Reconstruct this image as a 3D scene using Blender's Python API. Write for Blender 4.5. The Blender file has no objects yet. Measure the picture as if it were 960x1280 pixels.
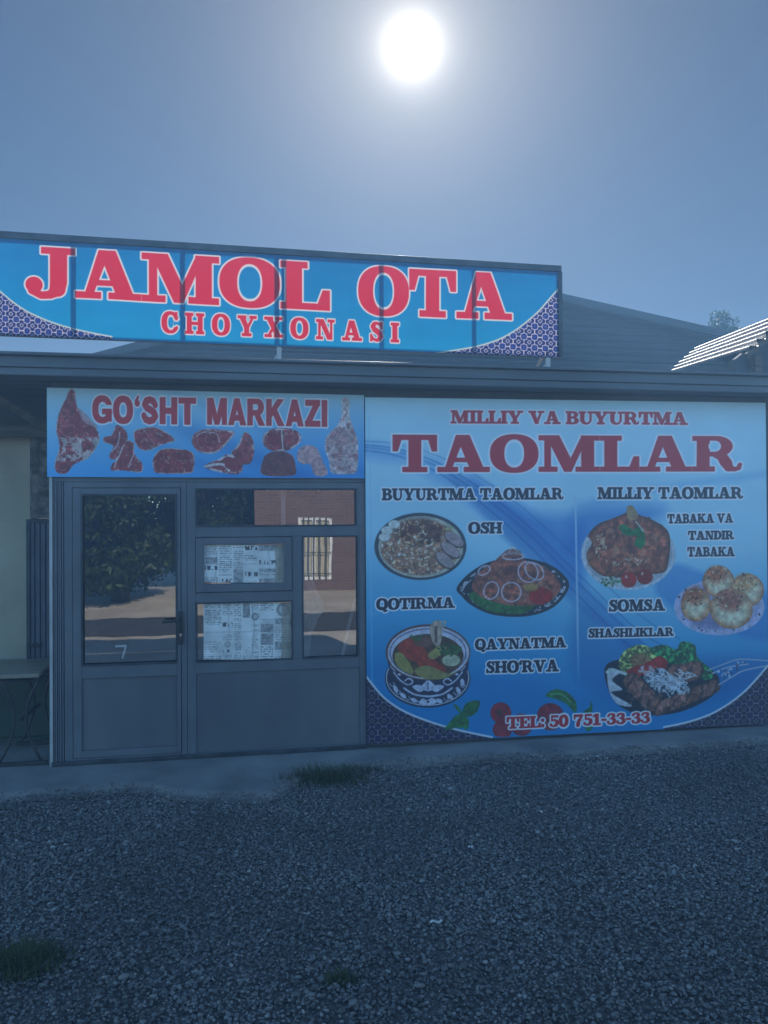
import bpy, bmesh, math, random
import numpy as np
from mathutils import Vector, Matrix
random.seed(7); RNG = np.random.default_rng(11)
R = math.radians
SC = bpy.context.scene
COL = SC.collection

# ------------------------------------------------------------------ camera, sky, sun, exposure
F, CU, CV = 961.0, 480.0, 640.0                      # focal length and centre in photo pixels (960 x 1280)
CAM = Vector((0.0, -5.76, 1.735))
yaw, pitch, roll = R(9.8), R(0.46), R(0.35)
fw = Vector((math.sin(yaw)*math.cos(pitch), math.cos(yaw)*math.cos(pitch), math.sin(pitch)))
r0 = Vector((math.cos(yaw), -math.sin(yaw), 0)); u0 = r0.cross(fw)
rt = r0*math.cos(roll) - u0*math.sin(roll); up = u0*math.cos(roll) + r0*math.sin(roll)
cam = bpy.data.objects.new('camera', bpy.data.cameras.new('camera')); COL.objects.link(cam)
M = Matrix.Identity(4)
for i in range(3):
    M[i][0], M[i][1], M[i][2], M[i][3] = rt[i], up[i], -fw[i], CAM[i]
cam.matrix_world = M
cam.data.sensor_fit = 'VERTICAL'; cam.data.sensor_height = 24; cam.data.sensor_width = 18
cam.data.lens = F/1280*24; cam.data.clip_end = 2000; cam.data.clip_start = 0.05
SC.camera = cam

SUN_EL, SUN_AZ = 31.6, 12.1                          # degrees; azimuth from +y towards +x
SUNDIR = Vector((math.sin(R(SUN_AZ))*math.cos(R(SUN_EL)), math.cos(R(SUN_AZ))*math.cos(R(SUN_EL)), math.sin(R(SUN_EL))))
W = bpy.data.worlds.new('World'); SC.world = W; W.use_nodes = True
nt = W.node_tree; nt.nodes.clear()
out = nt.nodes.new('ShaderNodeOutputWorld'); bg = nt.nodes.new('ShaderNodeBackground')
sky = nt.nodes.new('ShaderNodeTexSky'); sky.sky_type = 'NISHITA'; sky.sun_disc = False
sky.sun_elevation = R(SUN_EL); sky.sun_rotation = R(SUN_AZ)
sky.air_density = 1.0; sky.dust_density = 0.06; sky.ozone_density = 4.0; sky.altitude = 400
SKY_STRENGTH, GLOW, EXPOSURE, SUN_STRENGTH = 0.05, 0.8, 0.9, 3.4
nt.links.new(sky.outputs[0], bg.inputs[0])
SKY_TOWARDS_SUN, SKY_AWAY = 0.40, 3.7             # half opposite the sun raised beyond a clear sky, to fill the shaded front
# the sun's own disc and aureole, a function of the angle to the sun only
tc = nt.nodes.new('ShaderNodeTexCoord'); dt = nt.nodes.new('ShaderNodeVectorMath'); dt.operation = 'DOT_PRODUCT'
nm = nt.nodes.new('ShaderNodeVectorMath'); nm.operation = 'NORMALIZE'
nt.links.new(tc.outputs['Generated'], nm.inputs[0]); nt.links.new(nm.outputs[0], dt.inputs[0])
dt.inputs[1].default_value = SUNDIR
def wmath(op, a, b=None):
    n = nt.nodes.new('ShaderNodeMath'); n.operation = op
    for k, x in enumerate((a, b)):
        if x is None: continue
        if isinstance(x, (int, float)): n.inputs[k].default_value = x
        else: nt.links.new(x, n.inputs[k])
    return n.outputs[0]
ang = wmath('ARCCOSINE', wmath('MINIMUM', dt.outputs['Value'], 0.999999))
def fall(width, power, amp):
    return wmath('MULTIPLY', wmath('EXPONENT', wmath('MULTIPLY', wmath('POWER', wmath('DIVIDE', ang, width), power), -1.0)), amp)
g = wmath('ADD', wmath('ADD', fall(0.017, 1.15, 2.6), fall(0.095, 1.2, .36)), fall(0.26, 1.3, 0.13))
gb = nt.nodes.new('ShaderNodeBackground'); gb.inputs[0].default_value = (1.0, 0.93, 0.80, 1)
nt.links.new(wmath('MULTIPLY', g, GLOW), gb.inputs[1])
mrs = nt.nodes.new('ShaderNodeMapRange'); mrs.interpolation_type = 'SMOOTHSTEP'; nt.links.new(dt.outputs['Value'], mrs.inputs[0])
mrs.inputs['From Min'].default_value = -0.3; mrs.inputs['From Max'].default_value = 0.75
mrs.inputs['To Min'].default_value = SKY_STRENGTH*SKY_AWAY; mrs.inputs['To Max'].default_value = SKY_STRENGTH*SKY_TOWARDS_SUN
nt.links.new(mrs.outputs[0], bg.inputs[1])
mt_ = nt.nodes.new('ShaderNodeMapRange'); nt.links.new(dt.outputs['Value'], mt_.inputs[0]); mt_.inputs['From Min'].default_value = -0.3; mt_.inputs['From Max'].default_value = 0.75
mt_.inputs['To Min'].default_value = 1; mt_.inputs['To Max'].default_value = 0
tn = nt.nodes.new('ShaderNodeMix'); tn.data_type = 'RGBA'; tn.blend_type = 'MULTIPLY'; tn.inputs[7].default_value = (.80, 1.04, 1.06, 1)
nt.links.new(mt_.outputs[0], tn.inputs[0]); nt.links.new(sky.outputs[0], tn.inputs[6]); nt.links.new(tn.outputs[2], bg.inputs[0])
ad = nt.nodes.new('ShaderNodeAddShader')
nt.links.new(bg.outputs[0], ad.inputs[0]); nt.links.new(gb.outputs[0], ad.inputs[1]); nt.links.new(ad.outputs[0], out.inputs[0])

sl = bpy.data.lights.new('sun', 'SUN'); sl.energy = SUN_STRENGTH; sl.angle = R(0.5); sl.color = (1.0, 0.94, 0.85)
so = bpy.data.objects.new('sun', sl); COL.objects.link(so)
so.rotation_euler = SUNDIR.to_track_quat('Z', 'Y').to_euler(); so.location = SUNDIR*50
SC.view_settings.view_transform = 'Standard'; SC.view_settings.look = 'None'
SC.view_settings.exposure = EXPOSURE; SC.view_settings.gamma = 1.0
SC.render.engine = 'CYCLES'; SC.cycles.use_denoising = True
SC.cycles.max_bounces = 8; SC.cycles.transparent_max_bounces = 12
SC.cycles.sample_clamp_indirect = 4.0

# ------------------------------------------------------------------ geometry helpers
def ray(u, v):
    return fw + rt*((u-CU)/F) - up*((v-CV)/F)
def at(u, v, Y):                                      # where the sight line of a photo pixel meets the vertical plane y = Y
    d = ray(u, v); t = (Y-CAM.y)/d.y
    return CAM + d*t
def on_ground(u, v, z=0.0):
    d = ray(u, v); t = (z-CAM.z)/d.z
    return CAM + d*t
def project(x, y, z):
    dx, dy, dz = x-CAM.x, y-CAM.y, z-CAM.z
    w = dx*fw.x+dy*fw.y+dz*fw.z
    return CU+F*(dx*rt.x+dy*rt.y+dz*rt.z)/w, CV-F*(dx*up.x+dy*up.y+dz*up.z)/w
def prect(a, b, c, d, Y):                             # photo rectangle -> x0, x1, z0, z1 on plane y = Y
    vm, um = (b+d)/2, (a+c)/2
    return at(a, vm, Y).x, at(c, vm, Y).x, at(um, d, Y).z, at(um, b, Y).z

def tag(o, label=None, cat=None, group=None, kind=None):
    for k, x in (('label', label), ('category', cat), ('group', group), ('kind', kind)):
        if x: o[k] = x
    return o
def empty(name, loc=(0, 0, 0)):
    o = bpy.data.objects.new(name, None); COL.objects.link(o); o.location = loc; o.empty_display_size = .2
    return o
def link(name, me, mat, parent=None, smooth=False):
    o = bpy.data.objects.new(name, me); COL.objects.link(o)
    if mat: me.materials.append(mat)
    if parent:
        o.parent = parent
        o.matrix_parent_inverse = Matrix.Translation(-Vector(parent.location)) if parent.type == 'EMPTY' else Matrix.Identity(4)
    if smooth: me.polygons.foreach_set('use_smooth', [True]*len(me.polygons))
    return o
def np_mesh(name, V, Fc, smooth=False):
    """V (n,3), Fc (m,k) arrays"""
    me = bpy.data.meshes.new(name); V = np.asarray(V, np.float32); Fc = np.asarray(Fc, np.int32)
    me.vertices.add(len(V)); me.vertices.foreach_set('co', V.ravel())
    k = Fc.shape[1]; me.loops.add(Fc.size); me.loops.foreach_set('vertex_index', Fc.ravel())
    me.polygons.add(len(Fc)); me.polygons.foreach_set('loop_start', np.arange(0, Fc.size, k, dtype=np.int32))
    me.polygons.foreach_set('loop_total', np.full(len(Fc), k, np.int32))
    if smooth: me.polygons.foreach_set('use_smooth', np.ones(len(Fc), bool))
    me.update(calc_edges=True); me.validate()
    return me

class MB:                                             # collects boxes, bars and tubes; build() links them as ONE mesh object
    def __init__(s): s.bm = bmesh.new()
    def box(s, x0, x1, y0, y1, z0, z1):
        v = [s.bm.verts.new(p) for p in ((x0,y0,z0),(x1,y0,z0),(x1,y1,z0),(x0,y1,z0),(x0,y0,z1),(x1,y0,z1),(x1,y1,z1),(x0,y1,z1))]
        for f in ((3,2,1,0),(4,5,6,7),(0,1,5,4),(1,2,6,5),(2,3,7,6),(3,0,4,7)): s.bm.faces.new([v[i] for i in f])
        return s
    def ring(s, x0, x1, z0, z1, w, y0, y1, wb=None, wt=None):   # four-sided frame, butted corners
        wb = w if wb is None else wb; wt = w if wt is None else wt
        s.box(x0, x0+w, y0, y1, z0, z1); s.box(x1-w, x1, y0, y1, z0, z1)
        s.box(x0+w, x1-w, y0, y1, z0, z0+wb); s.box(x0+w, x1-w, y0, y1, z1-wt, z1)
        return s
    def prism(s, pts, d):                             # polygon of 3D points extruded by vector d
        d = Vector(d); a = [s.bm.verts.new(p) for p in pts]; b = [s.bm.verts.new(Vector(p)+d) for p in pts]
        n = len(a); s.bm.faces.new(a); s.bm.faces.new(b[::-1])
        for i in range(n): s.bm.faces.new((a[i], b[i], b[(i+1) % n], a[(i+1) % n]))
        return s
    def bar(s, p, q, w, h=None):                      # square bar from p to q
        p, q = Vector(p), Vector(q); h = h or w; d = (q-p).normalized()
        a = d.cross(Vector((0, 0, 1))) if abs(d.z) < .95 else d.cross(Vector((0, 1, 0)))
        a.normalize(); b = d.cross(a)
        return s.prism([p+a*w/2+b*h/2, p-a*w/2+b*h/2, p-a*w/2-b*h/2, p+a*w/2-b*h/2], q-p)
    def tube(s, pts, r, n=8, r1=None):
        pts = [Vector(p) for p in pts]; rings = []; m = len(pts)
        for i, p in enumerate(pts):
            d = (pts[min(i+1, m-1)]-pts[max(i-1, 0)]).normalized()
            a = d.cross(Vector((0, 1, 0.01))); a = a if a.length > .05 else d.cross(Vector((1, 0, 0))); a.normalize(); b = d.cross(a)
            rr = r if r1 is None else r+(r1-r)*i/(m-1)
            rings.append([s.bm.verts.new(p+(a*math.cos(2*math.pi*k/n)+b*math.sin(2*math.pi*k/n))*rr) for k in range(n)])
        for A, B in zip(rings, rings[1:]):
            for k in range(n): s.bm.faces.new((A[k], A[(k+1) % n], B[(k+1) % n], B[k]))
        s.bm.faces.new(rings[0][::-1]); s.bm.faces.new(rings[-1])
        return s
    def build(s, name, mat, parent=None, bevel=0.0, smooth=False):
        bmesh.ops.recalc_face_normals(s.bm, faces=s.bm.faces)
        me = bpy.data.meshes.new(name); s.bm.to_mesh(me); s.bm.free()
        o = link(name, me, mat, parent, smooth)
        if bevel:
            m = o.modifiers.new('bevel', 'BEVEL'); m.width = bevel; m.segments = 2; m.limit_method = 'ANGLE'
        return o

# ------------------------------------------------------------------ materials
def lin(c):
    c = np.asarray(c, float); return np.where(c <= .04045, c/12.92, ((c+.055)/1.055)**2.4)
def base_mat(name, rough=.6, metal=0.0, spec=.5):
    m = bpy.data.materials.new(name); m.use_nodes = True; b = m.node_tree.nodes['Principled BSDF']
    b.inputs['Roughness'].default_value = rough; b.inputs['Metallic'].default_value = metal
    b.inputs['Specular IOR Level'].default_value = spec
    return m, m.node_tree, b
def noise_mat(name, c1, c2, scale=5, rough=.6, metal=0, bump=0.0, bscale=None, spec=.5, detail=6, stretch=(1,1,1), rvar=.1, contrast=(.35,.65)):
    m, t, b = base_mat(name, rough, metal, spec)
    tcn = t.nodes.new('ShaderNodeTexCoord'); mp = t.nodes.new('ShaderNodeMapping'); mp.inputs['Scale'].default_value = stretch
    t.links.new(tcn.outputs['Object'], mp.inputs[0])
    n = t.nodes.new('ShaderNodeTexNoise'); n.inputs['Scale'].default_value = scale; n.inputs['Detail'].default_value = detail
    t.links.new(mp.outputs[0], n.inputs['Vector'])
    r = t.nodes.new('ShaderNodeValToRGB'); r.color_ramp.elements[0].position, r.color_ramp.elements[1].position = contrast
    r.color_ramp.elements[0].color = (*c1, 1); r.color_ramp.elements[1].color = (*c2, 1)
    t.links.new(n.outputs['Fac'], r.inputs[0]); t.links.new(r.outputs[0], b.inputs['Base Color'])
    mr = t.nodes.new('ShaderNodeMapRange'); mr.inputs['To Min'].default_value = max(0, rough-rvar); mr.inputs['To Max'].default_value = min(1, rough+rvar)
    t.links.new(n.outputs['Fac'], mr.inputs[0]); t.links.new(mr.outputs[0], b.inputs['Roughness'])
    if bump:
        n2 = t.nodes.new('ShaderNodeTexNoise'); n2.inputs['Scale'].default_value = bscale or scale*6; n2.inputs['Detail'].default_value = 5
        t.links.new(mp.outputs[0], n2.inputs['Vector'])
        bp = t.nodes.new('ShaderNodeBump'); bp.inputs['Strength'].default_value = bump; bp.inputs['Distance'].default_value = .01
        t.links.new(n2.outputs['Fac'], bp.inputs['Height']); t.links.new(bp.outputs[0], b.inputs['Normal'])
    return m
MT = {}
MT['frame'] = noise_mat('anthracite_frame', (.115,.13,.15), (.16,.175,.195), 3, .42, bump=.05, bscale=60)
MT['panel'] = noise_mat('anthracite_panel', (.09,.105,.122), (.165,.175,.185), 2.2, .5, bump=.08, bscale=9, stretch=(1,1,.35), contrast=(.3,.75))
MT['pale_trim'] = noise_mat('pale_trim', (.42,.43,.42), (.55,.55,.53), 6, .5)
MT['steel'] = noise_mat('dark_steel', (.035,.045,.055), (.07,.085,.10), 8, .5, .3)
MT['galv'] = noise_mat('galvanised_sheet', (.30,.31,.32), (.50,.51,.51), 3, .48, .9, bump=.03, stretch=(1,1,1))
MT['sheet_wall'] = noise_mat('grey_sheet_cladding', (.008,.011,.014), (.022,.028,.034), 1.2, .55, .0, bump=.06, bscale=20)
MT['eave'] = noise_mat('eave_metal', (.075,.09,.105), (.13,.15,.17), 2.2, .5, 0, bump=.06, bscale=14, stretch=(.4,1,2))
MT['soffit'] = noise_mat('soffit_board', (.06,.07,.08), (.11,.12,.13), 5, .8, stretch=(.3,3,1))
MT['dark_wall'] = noise_mat('dark_render', (.09,.10,.11), (.14,.15,.16), 3, .85, bump=.2)
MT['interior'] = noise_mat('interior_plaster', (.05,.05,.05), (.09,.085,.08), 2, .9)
MT['cream'] = noise_mat('cream_render', (.40,.37,.27), (.52,.48,.36), 2.5, .9, bump=.2, bscale=30)
MT['green'] = noise_mat('green_dado_paint', (.035,.075,.05), (.06,.11,.075), 3, .7)
MT['stone'] = noise_mat('rough_stone', (.08,.075,.065), (.26,.24,.21), 16, .9, bump=.8, bscale=30)
MT['shutter'] = noise_mat('blue_grey_door_paint', (.07,.085,.11), (.12,.14,.17), 4, .55, stretch=(4,1,1))
MT['wood'] = noise_mat('weathered_timber', (.09,.075,.055), (.18,.15,.115), 6, .8, bump=.2, stretch=(.5,6,6))
MT['tabletop'] = noise_mat('worn_tabletop', (.22,.19,.14), (.32,.28,.21), 4, .45, stretch=(1,6,1))
MT['iron'] = noise_mat('wrought_iron', (.03,.035,.035), (.06,.065,.065), 10, .5, .4)
MT['concrete'] = noise_mat('worn_concrete', (.20,.195,.185), (.34,.33,.31), 2.2, .92, bump=.45, bscale=40, detail=9)
MT['dirt'] = noise_mat('dry_dirt', (.42,.35,.27), (.62,.54,.44), .9, .95, bump=.8, bscale=6, detail=10)
MT['asphalt'] = noise_mat('old_asphalt', (.045,.046,.048), (.075,.075,.076), 3, .9, bump=.3, bscale=60)
MT['white'] = noise_mat('white_paint', (.70,.70,.68), (.82,.82,.80), 7, .5)
MT['plastic'] = noise_mat('crumpled_plastic', (.70,.72,.72), (.88,.88,.86), 14, .35, bump=.6, bscale=25)
MT['bulb'] = noise_mat('white_glass_bulb', (.8,.8,.78), (.88,.88,.86), 4, .15)
MT['bark'] = noise_mat('bark', (.08,.06,.04), (.17,.13,.09), 9, .9, bump=.8, stretch=(1,1,.2))
MT['black_plastic'] = noise_mat('black_plastic', (.015,.016,.018), (.03,.03,.034), 8, .4)
MT['chrome'] = noise_mat('worn_chrome', (.55,.55,.55), (.7,.7,.7), 8, .2, 1.0)
MT['roof_dark'] = noise_mat('roof_felt', (.06,.07,.08), (.10,.11,.12), 3, .8)
def leaf_mat(name, c1, c2):
    m, t, b = base_mat(name, .55)
    gi = t.nodes.new('ShaderNodeNewGeometry'); r = t.nodes.new('ShaderNodeValToRGB')
    r.color_ramp.elements[0].color = (*c1, 1); r.color_ramp.elements[1].color = (*c2, 1)
    t.links.new(gi.outputs['Random Per Island'], r.inputs[0]); t.links.new(r.outputs[0], b.inputs['Base Color'])
    tr = t.nodes.new('ShaderNodeBsdfTranslucent'); t.links.new(r.outputs[0], tr.inputs[0])
    mx = t.nodes.new('ShaderNodeMixShader'); mx.inputs[0].default_value = .35
    o = t.nodes['Material Output']; t.links.new(b.outputs[0], mx.inputs[1]); t.links.new(tr.outputs[0], mx.inputs[2]); t.links.new(mx.outputs[0], o.inputs[0])
    return m
MT['leaf'] = leaf_mat('broad_leaves', (.02,.045,.012), (.06,.10,.03))
MT['needle'] = leaf_mat('conifer_leaves', (.02,.05,.015), (.05,.09,.03))
MT['grass'] = leaf_mat('grass_blades', (.04,.075,.02), (.12,.15,.05))
def stone_mat():
    m, t, b = base_mat('gravel_stones', .85, spec=.3)
    gi = t.nodes.new('ShaderNodeNewGeometry'); r = t.nodes.new('ShaderNodeValToRGB')
    e = r.color_ramp.elements; e[0].color = (.12,.12,.115,1); e[1].color = (.44,.43,.40,1); e[1].position = 1.0
    for p, c in ((.35, (.20,.20,.19)), (.7, (.265,.26,.245)), (.93, (.32,.31,.29))):
        x = e.new(p); x.color = (*c, 1)
    t.links.new(gi.outputs['Random Per Island'], r.inputs[0])
    n = t.nodes.new('ShaderNodeTexNoise'); n.inputs['Scale'].default_value = 1.1; n.inputs['Detail'].default_value = 4
    tcn = t.nodes.new('ShaderNodeTexCoord'); t.links.new(tcn.outputs['Object'], n.inputs['Vector'])
    mr = t.nodes.new('ShaderNodeMapRange'); mr.inputs['From Min'].default_value = .3; mr.inputs['From Max'].default_value = .7
    mr.inputs['To Min'].default_value = .72; mr.inputs['To Max'].default_value = 1.2; t.links.new(n.outputs['Fac'], mr.inputs[0])
    mx = t.nodes.new('ShaderNodeMix'); mx.data_type = 'RGBA'; mx.blend_type = 'MULTIPLY'; mx.inputs[0].default_value = 1
    t.links.new(r.outputs[0], mx.inputs[6]); t.links.new(mr.outputs[0], mx.inputs[7]); t.links.new(mx.outputs[2], b.inputs['Base Color'])
    return m
MT['gravel'] = stone_mat()
def ground_mat():
    m, t, b = base_mat('gravel_bed', .95, spec=.2)
    tcn = t.nodes.new('ShaderNodeTexCoord'); v = t.nodes.new('ShaderNodeTexVoronoi'); v.inputs['Scale'].default_value = 45
    t.links.new(tcn.outputs['Object'], v.inputs['Vector'])
    r = t.nodes.new('ShaderNodeValToRGB'); r.color_ramp.elements[0].color = (.07,.07,.068,1); r.color_ramp.elements[1].color = (.22,.21,.20,1)
    t.links.new(v.outputs['Color'], r.inputs[0]); t.links.new(r.outputs[0], b.inputs['Base Color'])
    bp = t.nodes.new('ShaderNodeBump'); bp.inputs['Strength'].default_value = .8; bp.inputs['Distance'].default_value = .02; bp.invert = True
    t.links.new(v.outputs['Distance'], bp.inputs['Height']); t.links.new(bp.outputs[0], b.inputs['Normal'])
    return m
MT['ground'] = ground_mat()
def glass_mat():
    m = bpy.data.materials.new('window_glass'); m.use_nodes = True; t = m.node_tree; t.nodes.clear()
    o = t.nodes.new('ShaderNodeOutputMaterial'); tr = t.nodes.new('ShaderNodeBsdfTransparent'); gl = t.nodes.new('ShaderNodeBsdfGlossy')
    tr.inputs[0].default_value = (.95,.96,.96,1); gl.inputs['Roughness'].default_value = 0.0; gl.inputs[0].default_value = (.95,.97,1,1)
    fr = t.nodes.new('ShaderNodeFresnel'); fr.inputs[0].default_value = 1.5
    a = t.nodes.new('ShaderNodeMath'); a.operation = 'MULTIPLY_ADD'; a.inputs[1].default_value = 1.5; a.inputs[2].default_value = .24
    t.links.new(fr.outputs[0], a.inputs[0])
    nz = t.nodes.new('ShaderNodeTexNoise'); nz.inputs['Scale'].default_value = 1.6; tcn = t.nodes.new('ShaderNodeTexCoord'); t.links.new(tcn.outputs['Object'], nz.inputs['Vector'])
    bp = t.nodes.new('ShaderNodeBump'); bp.inputs['Strength'].default_value = .02; bp.inputs['Distance'].default_value = .05
    t.links.new(nz.outputs['Fac'], bp.inputs['Height']); t.links.new(bp.outputs[0], gl.inputs['Normal'])
    mx = t.nodes.new('ShaderNodeMixShader'); t.links.new(a.outputs[0], mx.inputs[0]); t.links.new(tr.outputs[0], mx.inputs[1]); t.links.new(gl.outputs[0], mx.inputs[2])
    t.links.new(mx.outputs[0], o.inputs[0])
    return m
MT['glass'] = glass_mat()
def brick_mat():
    m, t, b = base_mat('red_brick', .9)
    tcn = t.nodes.new('ShaderNodeTexCoord'); sx = t.nodes.new('ShaderNodeSeparateXYZ'); cx = t.nodes.new('ShaderNodeCombineXYZ')
    t.links.new(tcn.outputs['Object'], sx.inputs[0]); t.links.new(sx.outputs[0], cx.inputs[0]); t.links.new(sx.outputs[2], cx.inputs[1])
    k = t.nodes.new('ShaderNodeTexBrick'); k.inputs['Scale'].default_value = 1; k.inputs['Brick Width'].default_value = .25; k.inputs['Row Height'].default_value = .075
    k.inputs['Mortar Size'].default_value = .008; k.inputs['Color1'].default_value = (.125,.062,.052,1); k.inputs['Color2'].default_value = (.165,.09,.075,1); k.inputs['Mortar'].default_value = (.18,.165,.15,1)
    t.links.new(cx.outputs[0], k.inputs[0]); t.links.new(k.outputs[0], b.inputs['Base Color'])
    return m
MT['brick'] = brick_mat()
def print_mat(name, rough=.45, trans=0.0, spec=.35):
    m, t, b = base_mat(name, rough, spec=spec)
    a = t.nodes.new('ShaderNodeVertexColor'); a.layer_name = 'print'
    n = t.nodes.new('ShaderNodeTexNoise'); n.inputs['Scale'].default_value = 2.5; n.inputs['Detail'].default_value = 6
    tcn = t.nodes.new('ShaderNodeTexCoord'); t.links.new(tcn.outputs['Object'], n.inputs['Vector'])
    mr = t.nodes.new('ShaderNodeMapRange'); mr.inputs['To Min'].default_value = .86; mr.inputs['To Max'].default_value = 1.06; t.links.new(n.outputs['Fac'], mr.inputs[0])
    mx = t.nodes.new('ShaderNodeMix'); mx.data_type = 'RGBA'; mx.blend_type = 'MULTIPLY'; mx.inputs[0].default_value = 1
    t.links.new(a.outputs[0], mx.inputs[6]); t.links.new(mr.outputs[0], mx.inputs[7]); t.links.new(mx.outputs[2], b.inputs['Base Color'])
    if trans:
        tr = t.nodes.new('ShaderNodeBsdfTranslucent'); t.links.new(mx.outputs[2], tr.inputs[0])
        ms = t.nodes.new('ShaderNodeMixShader'); ms.inputs[0].default_value = trans
        t.links.new(b.outputs[0], ms.inputs[1]); t.links.new(tr.outputs[0], ms.inputs[2]); t.links.new(ms.outputs[0], t.nodes['Material Output'].inputs[0])
    return m
MT['print'] = print_mat('printed_vinyl', .5, 0.0, .8)
MT['print_backlit'] = print_mat('translucent_printed_vinyl', .5, .40)
MT['paper'] = print_mat('newsprint', .85, .0, .2)

# ------------------------------------------------------------------ numpy printing: signed distances and noise
def _hash(ix, iy, seed):
    h = (ix.astype(np.int64)*374761393 + iy.astype(np.int64)*668265263 + seed*974634541) & 0xffffffff
    h = ((h ^ (h >> 13))*1274126177) & 0xffffffff
    return ((h ^ (h >> 16)) & 0xffffff)/float(0xffffff)
def vnoise(x, y, seed=0):
    ix, iy = np.floor(x), np.floor(y); fx, fy = x-ix, y-iy; fx = fx*fx*(3-2*fx); fy = fy*fy*(3-2*fy)
    a, b, c, d = _hash(ix, iy, seed), _hash(ix+1, iy, seed), _hash(ix, iy+1, seed), _hash(ix+1, iy+1, seed)
    return (a*(1-fx)+b*fx)*(1-fy)+(c*(1-fx)+d*fx)*fy
def fbm(x, y, seed=0, o=3):
    r, s, n = 0, .5, 0
    for k in range(o):
        r = r+s*vnoise(x*2**k, y*2**k, seed+k*17); n += s; s *= .55
    return r/n
def sdR(X, Y, x0, y0, x1, y1):
    qx, qy = np.abs(X-(x0+x1)/2)-(x1-x0)/2, np.abs(Y-(y0+y1)/2)-(y1-y0)/2
    return np.hypot(np.maximum(qx, 0), np.maximum(qy, 0))+np.minimum(np.maximum(qx, qy), 0)
def sdE(X, Y, cx, cy, rx, ry, rot=0):
    dx, dy = X-cx, Y-cy
    if rot: c, s = math.cos(R(rot)), math.sin(R(rot)); dx, dy = dx*c+dy*s, -dx*s+dy*c
    k0 = np.hypot(dx/rx, dy/ry); k1 = np.hypot(dx/rx**2, dy/ry**2)
    return np.where(k1 < 1e-9, -min(rx, ry), k0*(k0-1)/np.maximum(k1, 1e-9))
def sdP(X, Y, pts):
    d = np.full(X.shape, 1e18); s = np.ones(X.shape); n = len(pts)
    for i in range(n):
        ax, ay = pts[i]; bx, by = pts[i-1]; ex, ey = bx-ax, by-ay; wx, wy = X-ax, Y-ay
        t = np.clip((wx*ex+wy*ey)/(ex*ex+ey*ey+1e-12), 0, 1)
        d = np.minimum(d, (wx-ex*t)**2+(wy-ey*t)**2)
        c1, c2, c3 = Y >= ay, Y < by, ex*wy > ey*wx
        s = np.where((c1 & c2 & c3) | (~c1 & ~c2 & ~c3), -s, s)
    return s*np.sqrt(d)
def sdS(X, Y, pts):                                   # stroke through (x, y, halfwidth)
    d = np.full(X.shape, 1e9)
    for (ax, ay, ra), (bx, by, rb) in zip(pts, pts[1:]):
        ex, ey = bx-ax, by-ay; t = np.clip(((X-ax)*ex+(Y-ay)*ey)/(ex*ex+ey*ey+1e-12), 0, 1)
        d = np.minimum(d, np.hypot(X-ax-ex*t, Y-ay-ey*t)-(ra+(rb-ra)*t))
    return d
def spline(pts, n=5, closed=True):
    p = np.array(pts, float); m = len(p); o = []
    for i in range(m if closed else m-1):
        a, b, c, d = (p[(i-1) % m], p[i], p[(i+1) % m], p[(i+2) % m]) if closed else (p[max(i-1, 0)], p[i], p[i+1], p[min(i+2, m-1)])
        for t in np.arange(n)/n:
            o.append(.5*(2*b+(c-a)*t+(2*a-5*b+4*c-d)*t*t+(3*b-a-3*c+d)*t**3))
    if not closed: o.append(p[-1])
    return [tuple(q) for q in o]
def U_(*a):
    r = a[0]
    for x in a[1:]: r = np.minimum(r, x)
    return r
def cut(a, b): return np.maximum(a, -b)

# slab-serif capitals drawn as strokes and slabs, cap height 1
T = .13
def g_I(X, Y): return U_(sdR(X,Y,.1,0,.38,1), sdR(X,Y,0,0,.48,T), sdR(X,Y,0,1-T,.48,1))
def g_L(X, Y): return U_(g_I(X,Y), sdR(X,Y,.3,0,.88,T), sdP(X,Y,[(.88,0),(.88,.42),(.76,.42),(.66,.1),(.66,0)]))
def g_T(X, Y): return U_(sdR(X,Y,.36,0,.64,1), sdR(X,Y,.22,0,.78,T), sdR(X,Y,0,1-T,1,1), sdP(X,Y,[(0,1),(0,.56),(.11,.56),(.2,.9)]), sdP(X,Y,[(1,1),(1,.56),(.89,.56),(.8,.9)]))
def g_A(X, Y): return U_(sdP(X,Y,[(.16,.05),(.31,.05),(.62,1),(.42,1)]), sdP(X,Y,[(.42,1),(.72,1),(1.06,.05),(.75,.05)]), sdR(X,Y,.3,.27,.82,.38), sdR(X,Y,0,0,.46,T), sdR(X,Y,.6,0,1.18,T))
def g_M(X, Y): return U_(sdR(X,Y,.13,0,.27,1), sdR(X,Y,0,0,.42,T), sdR(X,Y,0,1-T,.4,1), sdP(X,Y,[(.16,1),(.46,1),(.79,.2),(.72,0),(.58,0)]), sdP(X,Y,[(.58,0),(.74,0),(1.12,1),(.98,1)]),
                         sdR(X,Y,.97,0,1.25,1), sdR(X,Y,.84,0,1.38,T), sdR(X,Y,.96,1-T,1.38,1))
def g_N(X, Y): return U_(sdR(X,Y,.13,0,.26,1), sdR(X,Y,0,0,.4,T), sdR(X,Y,0,1-T,.36,1), sdP(X,Y,[(.13,1),(.44,1),(.97,0),(.68,0)]), sdR(X,Y,.85,0,.97,1), sdR(X,Y,.7,1-T,1.1,1))
def sdQ(X, Y, cx, cy, rx, ry, e=2.3):
    q = ((np.abs(X-cx)/rx)**e+(np.abs(Y-cy)/ry)**e)**(1/e); return (q-1)*min(rx, ry)
def g_O(X, Y): return cut(sdQ(X,Y,.54,.5,.54,.525), sdQ(X,Y,.54,.5,.23,.40,2.2))
def g_Q(X, Y): return U_(g_O(X,Y), sdS(X,Y,[(.42,.2,.05),(.58,.17,.08),(.78,-.1,.1),(.98,-.1,.06)]))
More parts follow.
